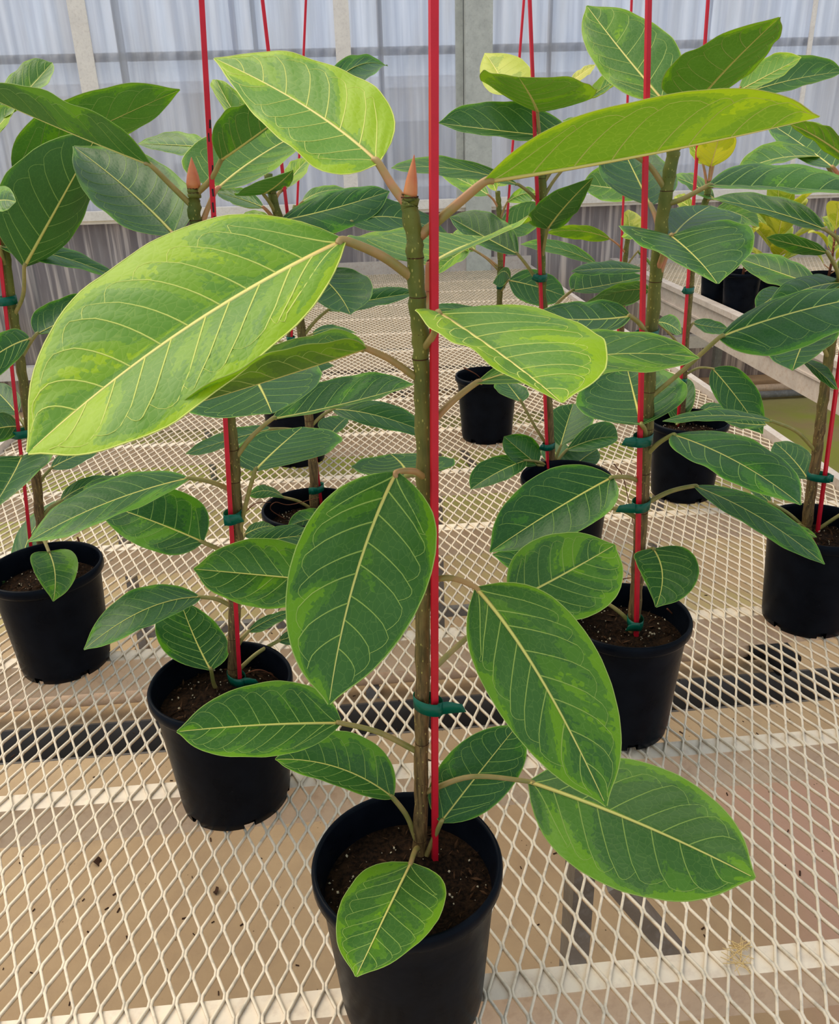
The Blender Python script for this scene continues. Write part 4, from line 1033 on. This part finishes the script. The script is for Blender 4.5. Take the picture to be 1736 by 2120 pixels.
# ------------------------------------------------------------------ yellow mottled plants on the neighbouring bench
def rosette(px, label, n, seed, with_plant=True, length=.21):
    c = atZ(px, BZ+POTH); c[0] = max(c[0], 1.662)
    root = tag(empty('potted_mottled_plant', (c[0], c[1], BZ+.0003)), label, 'potted plant', 'pots on the neighbouring bench')
    pt = obj('pot', POT, root)
    obj('soil', SOILS[seed % 3], root, (0, 0, POTH-.034))
    if not with_plant: return root
    rs = random.Random(seed)
    org = np.array([c[0], c[1], BZ+.0003]); base = org+np.array([0, 0, POTH-.034])
    MB().tube([base, base+np.array([.004, 0, .08]), base+np.array([0, .004, .20])], [.006, .005, .004], 8).build('stem', M['root'], root, off=org, smooth=True)
    for i in range(n):
        az = 2.399*i + rs.uniform(-.3, .3); lv = i/n
        el = math.radians(20+55*lv+rs.uniform(-10, 10)); ln = length*rs.uniform(.8, 1.15)
        d = np.array([math.cos(az)*math.cos(el), math.sin(az)*math.cos(el), math.sin(el)])
        a0 = base+np.array([0, 0, .03+.17*lv]); a = a0+d*.03
        t = a+d*ln+np.array([0, 0, -.02]); m = a+d*ln*.5+np.array([0, 0, .012])
        sd = np.cross(d, np.array([0, 0, 1.0])); sd /= np.linalg.norm(sd); nn = np.cross(sd, d)
        h = ln*.30
        build_leaf(root, a, m, t, sd*h+nn*h*.25, -sd*h+nn*h*.25, young=1.0 if i % 3 else .6, lime=.55+.25*rs.random(), yel=.9 if i % 3 else .45, k=1.3, nlat=7, lod=0,
                   petiole=[a0, a0*.5+a*.5, a], prad=.0022, pyoung=1)
    return root
rosette((1600, 548), 'yellow mottled rubber plant with upright leaves on the neighbouring bench', 14, 3)
rosette((1715, 566), 'smaller yellow mottled rubber plant on the neighbouring bench, fewer leaves than its neighbour', 8, 5, length=.13)
rosette((1518, 563), 'low mottled plant in the pot nearest the deep cream rail', 3, 8, length=.07)
rosette((1440, 548), 'black pot with a tiny mottled seedling at the bench corner', 2, 9, length=.05)

# ------------------------------------------------------------------ litter
m = MB(); rs = random.Random(5)
for i in range(26):
    a = rs.uniform(0, 3.14); ln = rs.uniform(.01, .03)
    c = atZ((1528+rs.uniform(-8, 8), 1975+rs.uniform(-20, 22)), BZ+.0015)
    m.bar(c-np.array([math.cos(a)*ln/2, math.sin(a)*ln/2, 0]), c+np.array([math.cos(a)*ln/2, math.sin(a)*ln/2, rs.uniform(0, .003)]), .0006, .0005)
tag(m.build('straw_clump', M['straw']), 'little clump of dry straw caught on the bench mesh', 'straw', kind='stuff')
def dead_leaf(px, z, s, label):
    c = atZ(px, z); V = []; n = 9
    for i in range(n):
        t = i/(n-1); w_ = s*.3*math.sin(math.pi*min(1, t*1.02))+.0004
        V += [(t*s-s/2, -w_, .004+.006*math.sin(3*t)), (t*s-s/2, 0, .001), (t*s-s/2, w_, .003+.004*math.cos(4*t))]
    Fs = []
    for i in range(n-1):
        for j in range(2): Fs.append((3*i+j, 3*i+3+j, 3*i+4+j, 3*i+1+j))
    o = obj('dead_leaf', mesh_from('dead_leaf', V, Fs, M['debris']), None, c)
    md = o.modifiers.new('thick', 'SOLIDIFY'); md.thickness = .0008
    o.rotation_euler.z = random.uniform(0, 6)
    tag(o, label, 'dead leaf')
dead_leaf((202, 1785), 0.0, .03, 'curled dead leaf on the concrete below the bench')
dead_leaf((447, 1846), 0.0, .02, 'small dead leaf scrap on the bare concrete')
m = MB(); rs = random.Random(11)
for i in range(520):
    x = rs.uniform(-1.6, 1.6); y = rs.uniform(.7, 2.6); s = rs.uniform(.0012, .004)*(1+rs.random())
    a = rs.uniform(0, 3.14)
    m.bar((x-math.cos(a)*s, y-math.sin(a)*s, .001), (x+math.cos(a)*s, y+math.sin(a)*s, .0015), s*.5, .002)
tag(m.build('floor_litter', M['debris']), 'dark crumbs of soil and bark scattered on the concrete floor', 'litter', kind='stuff')
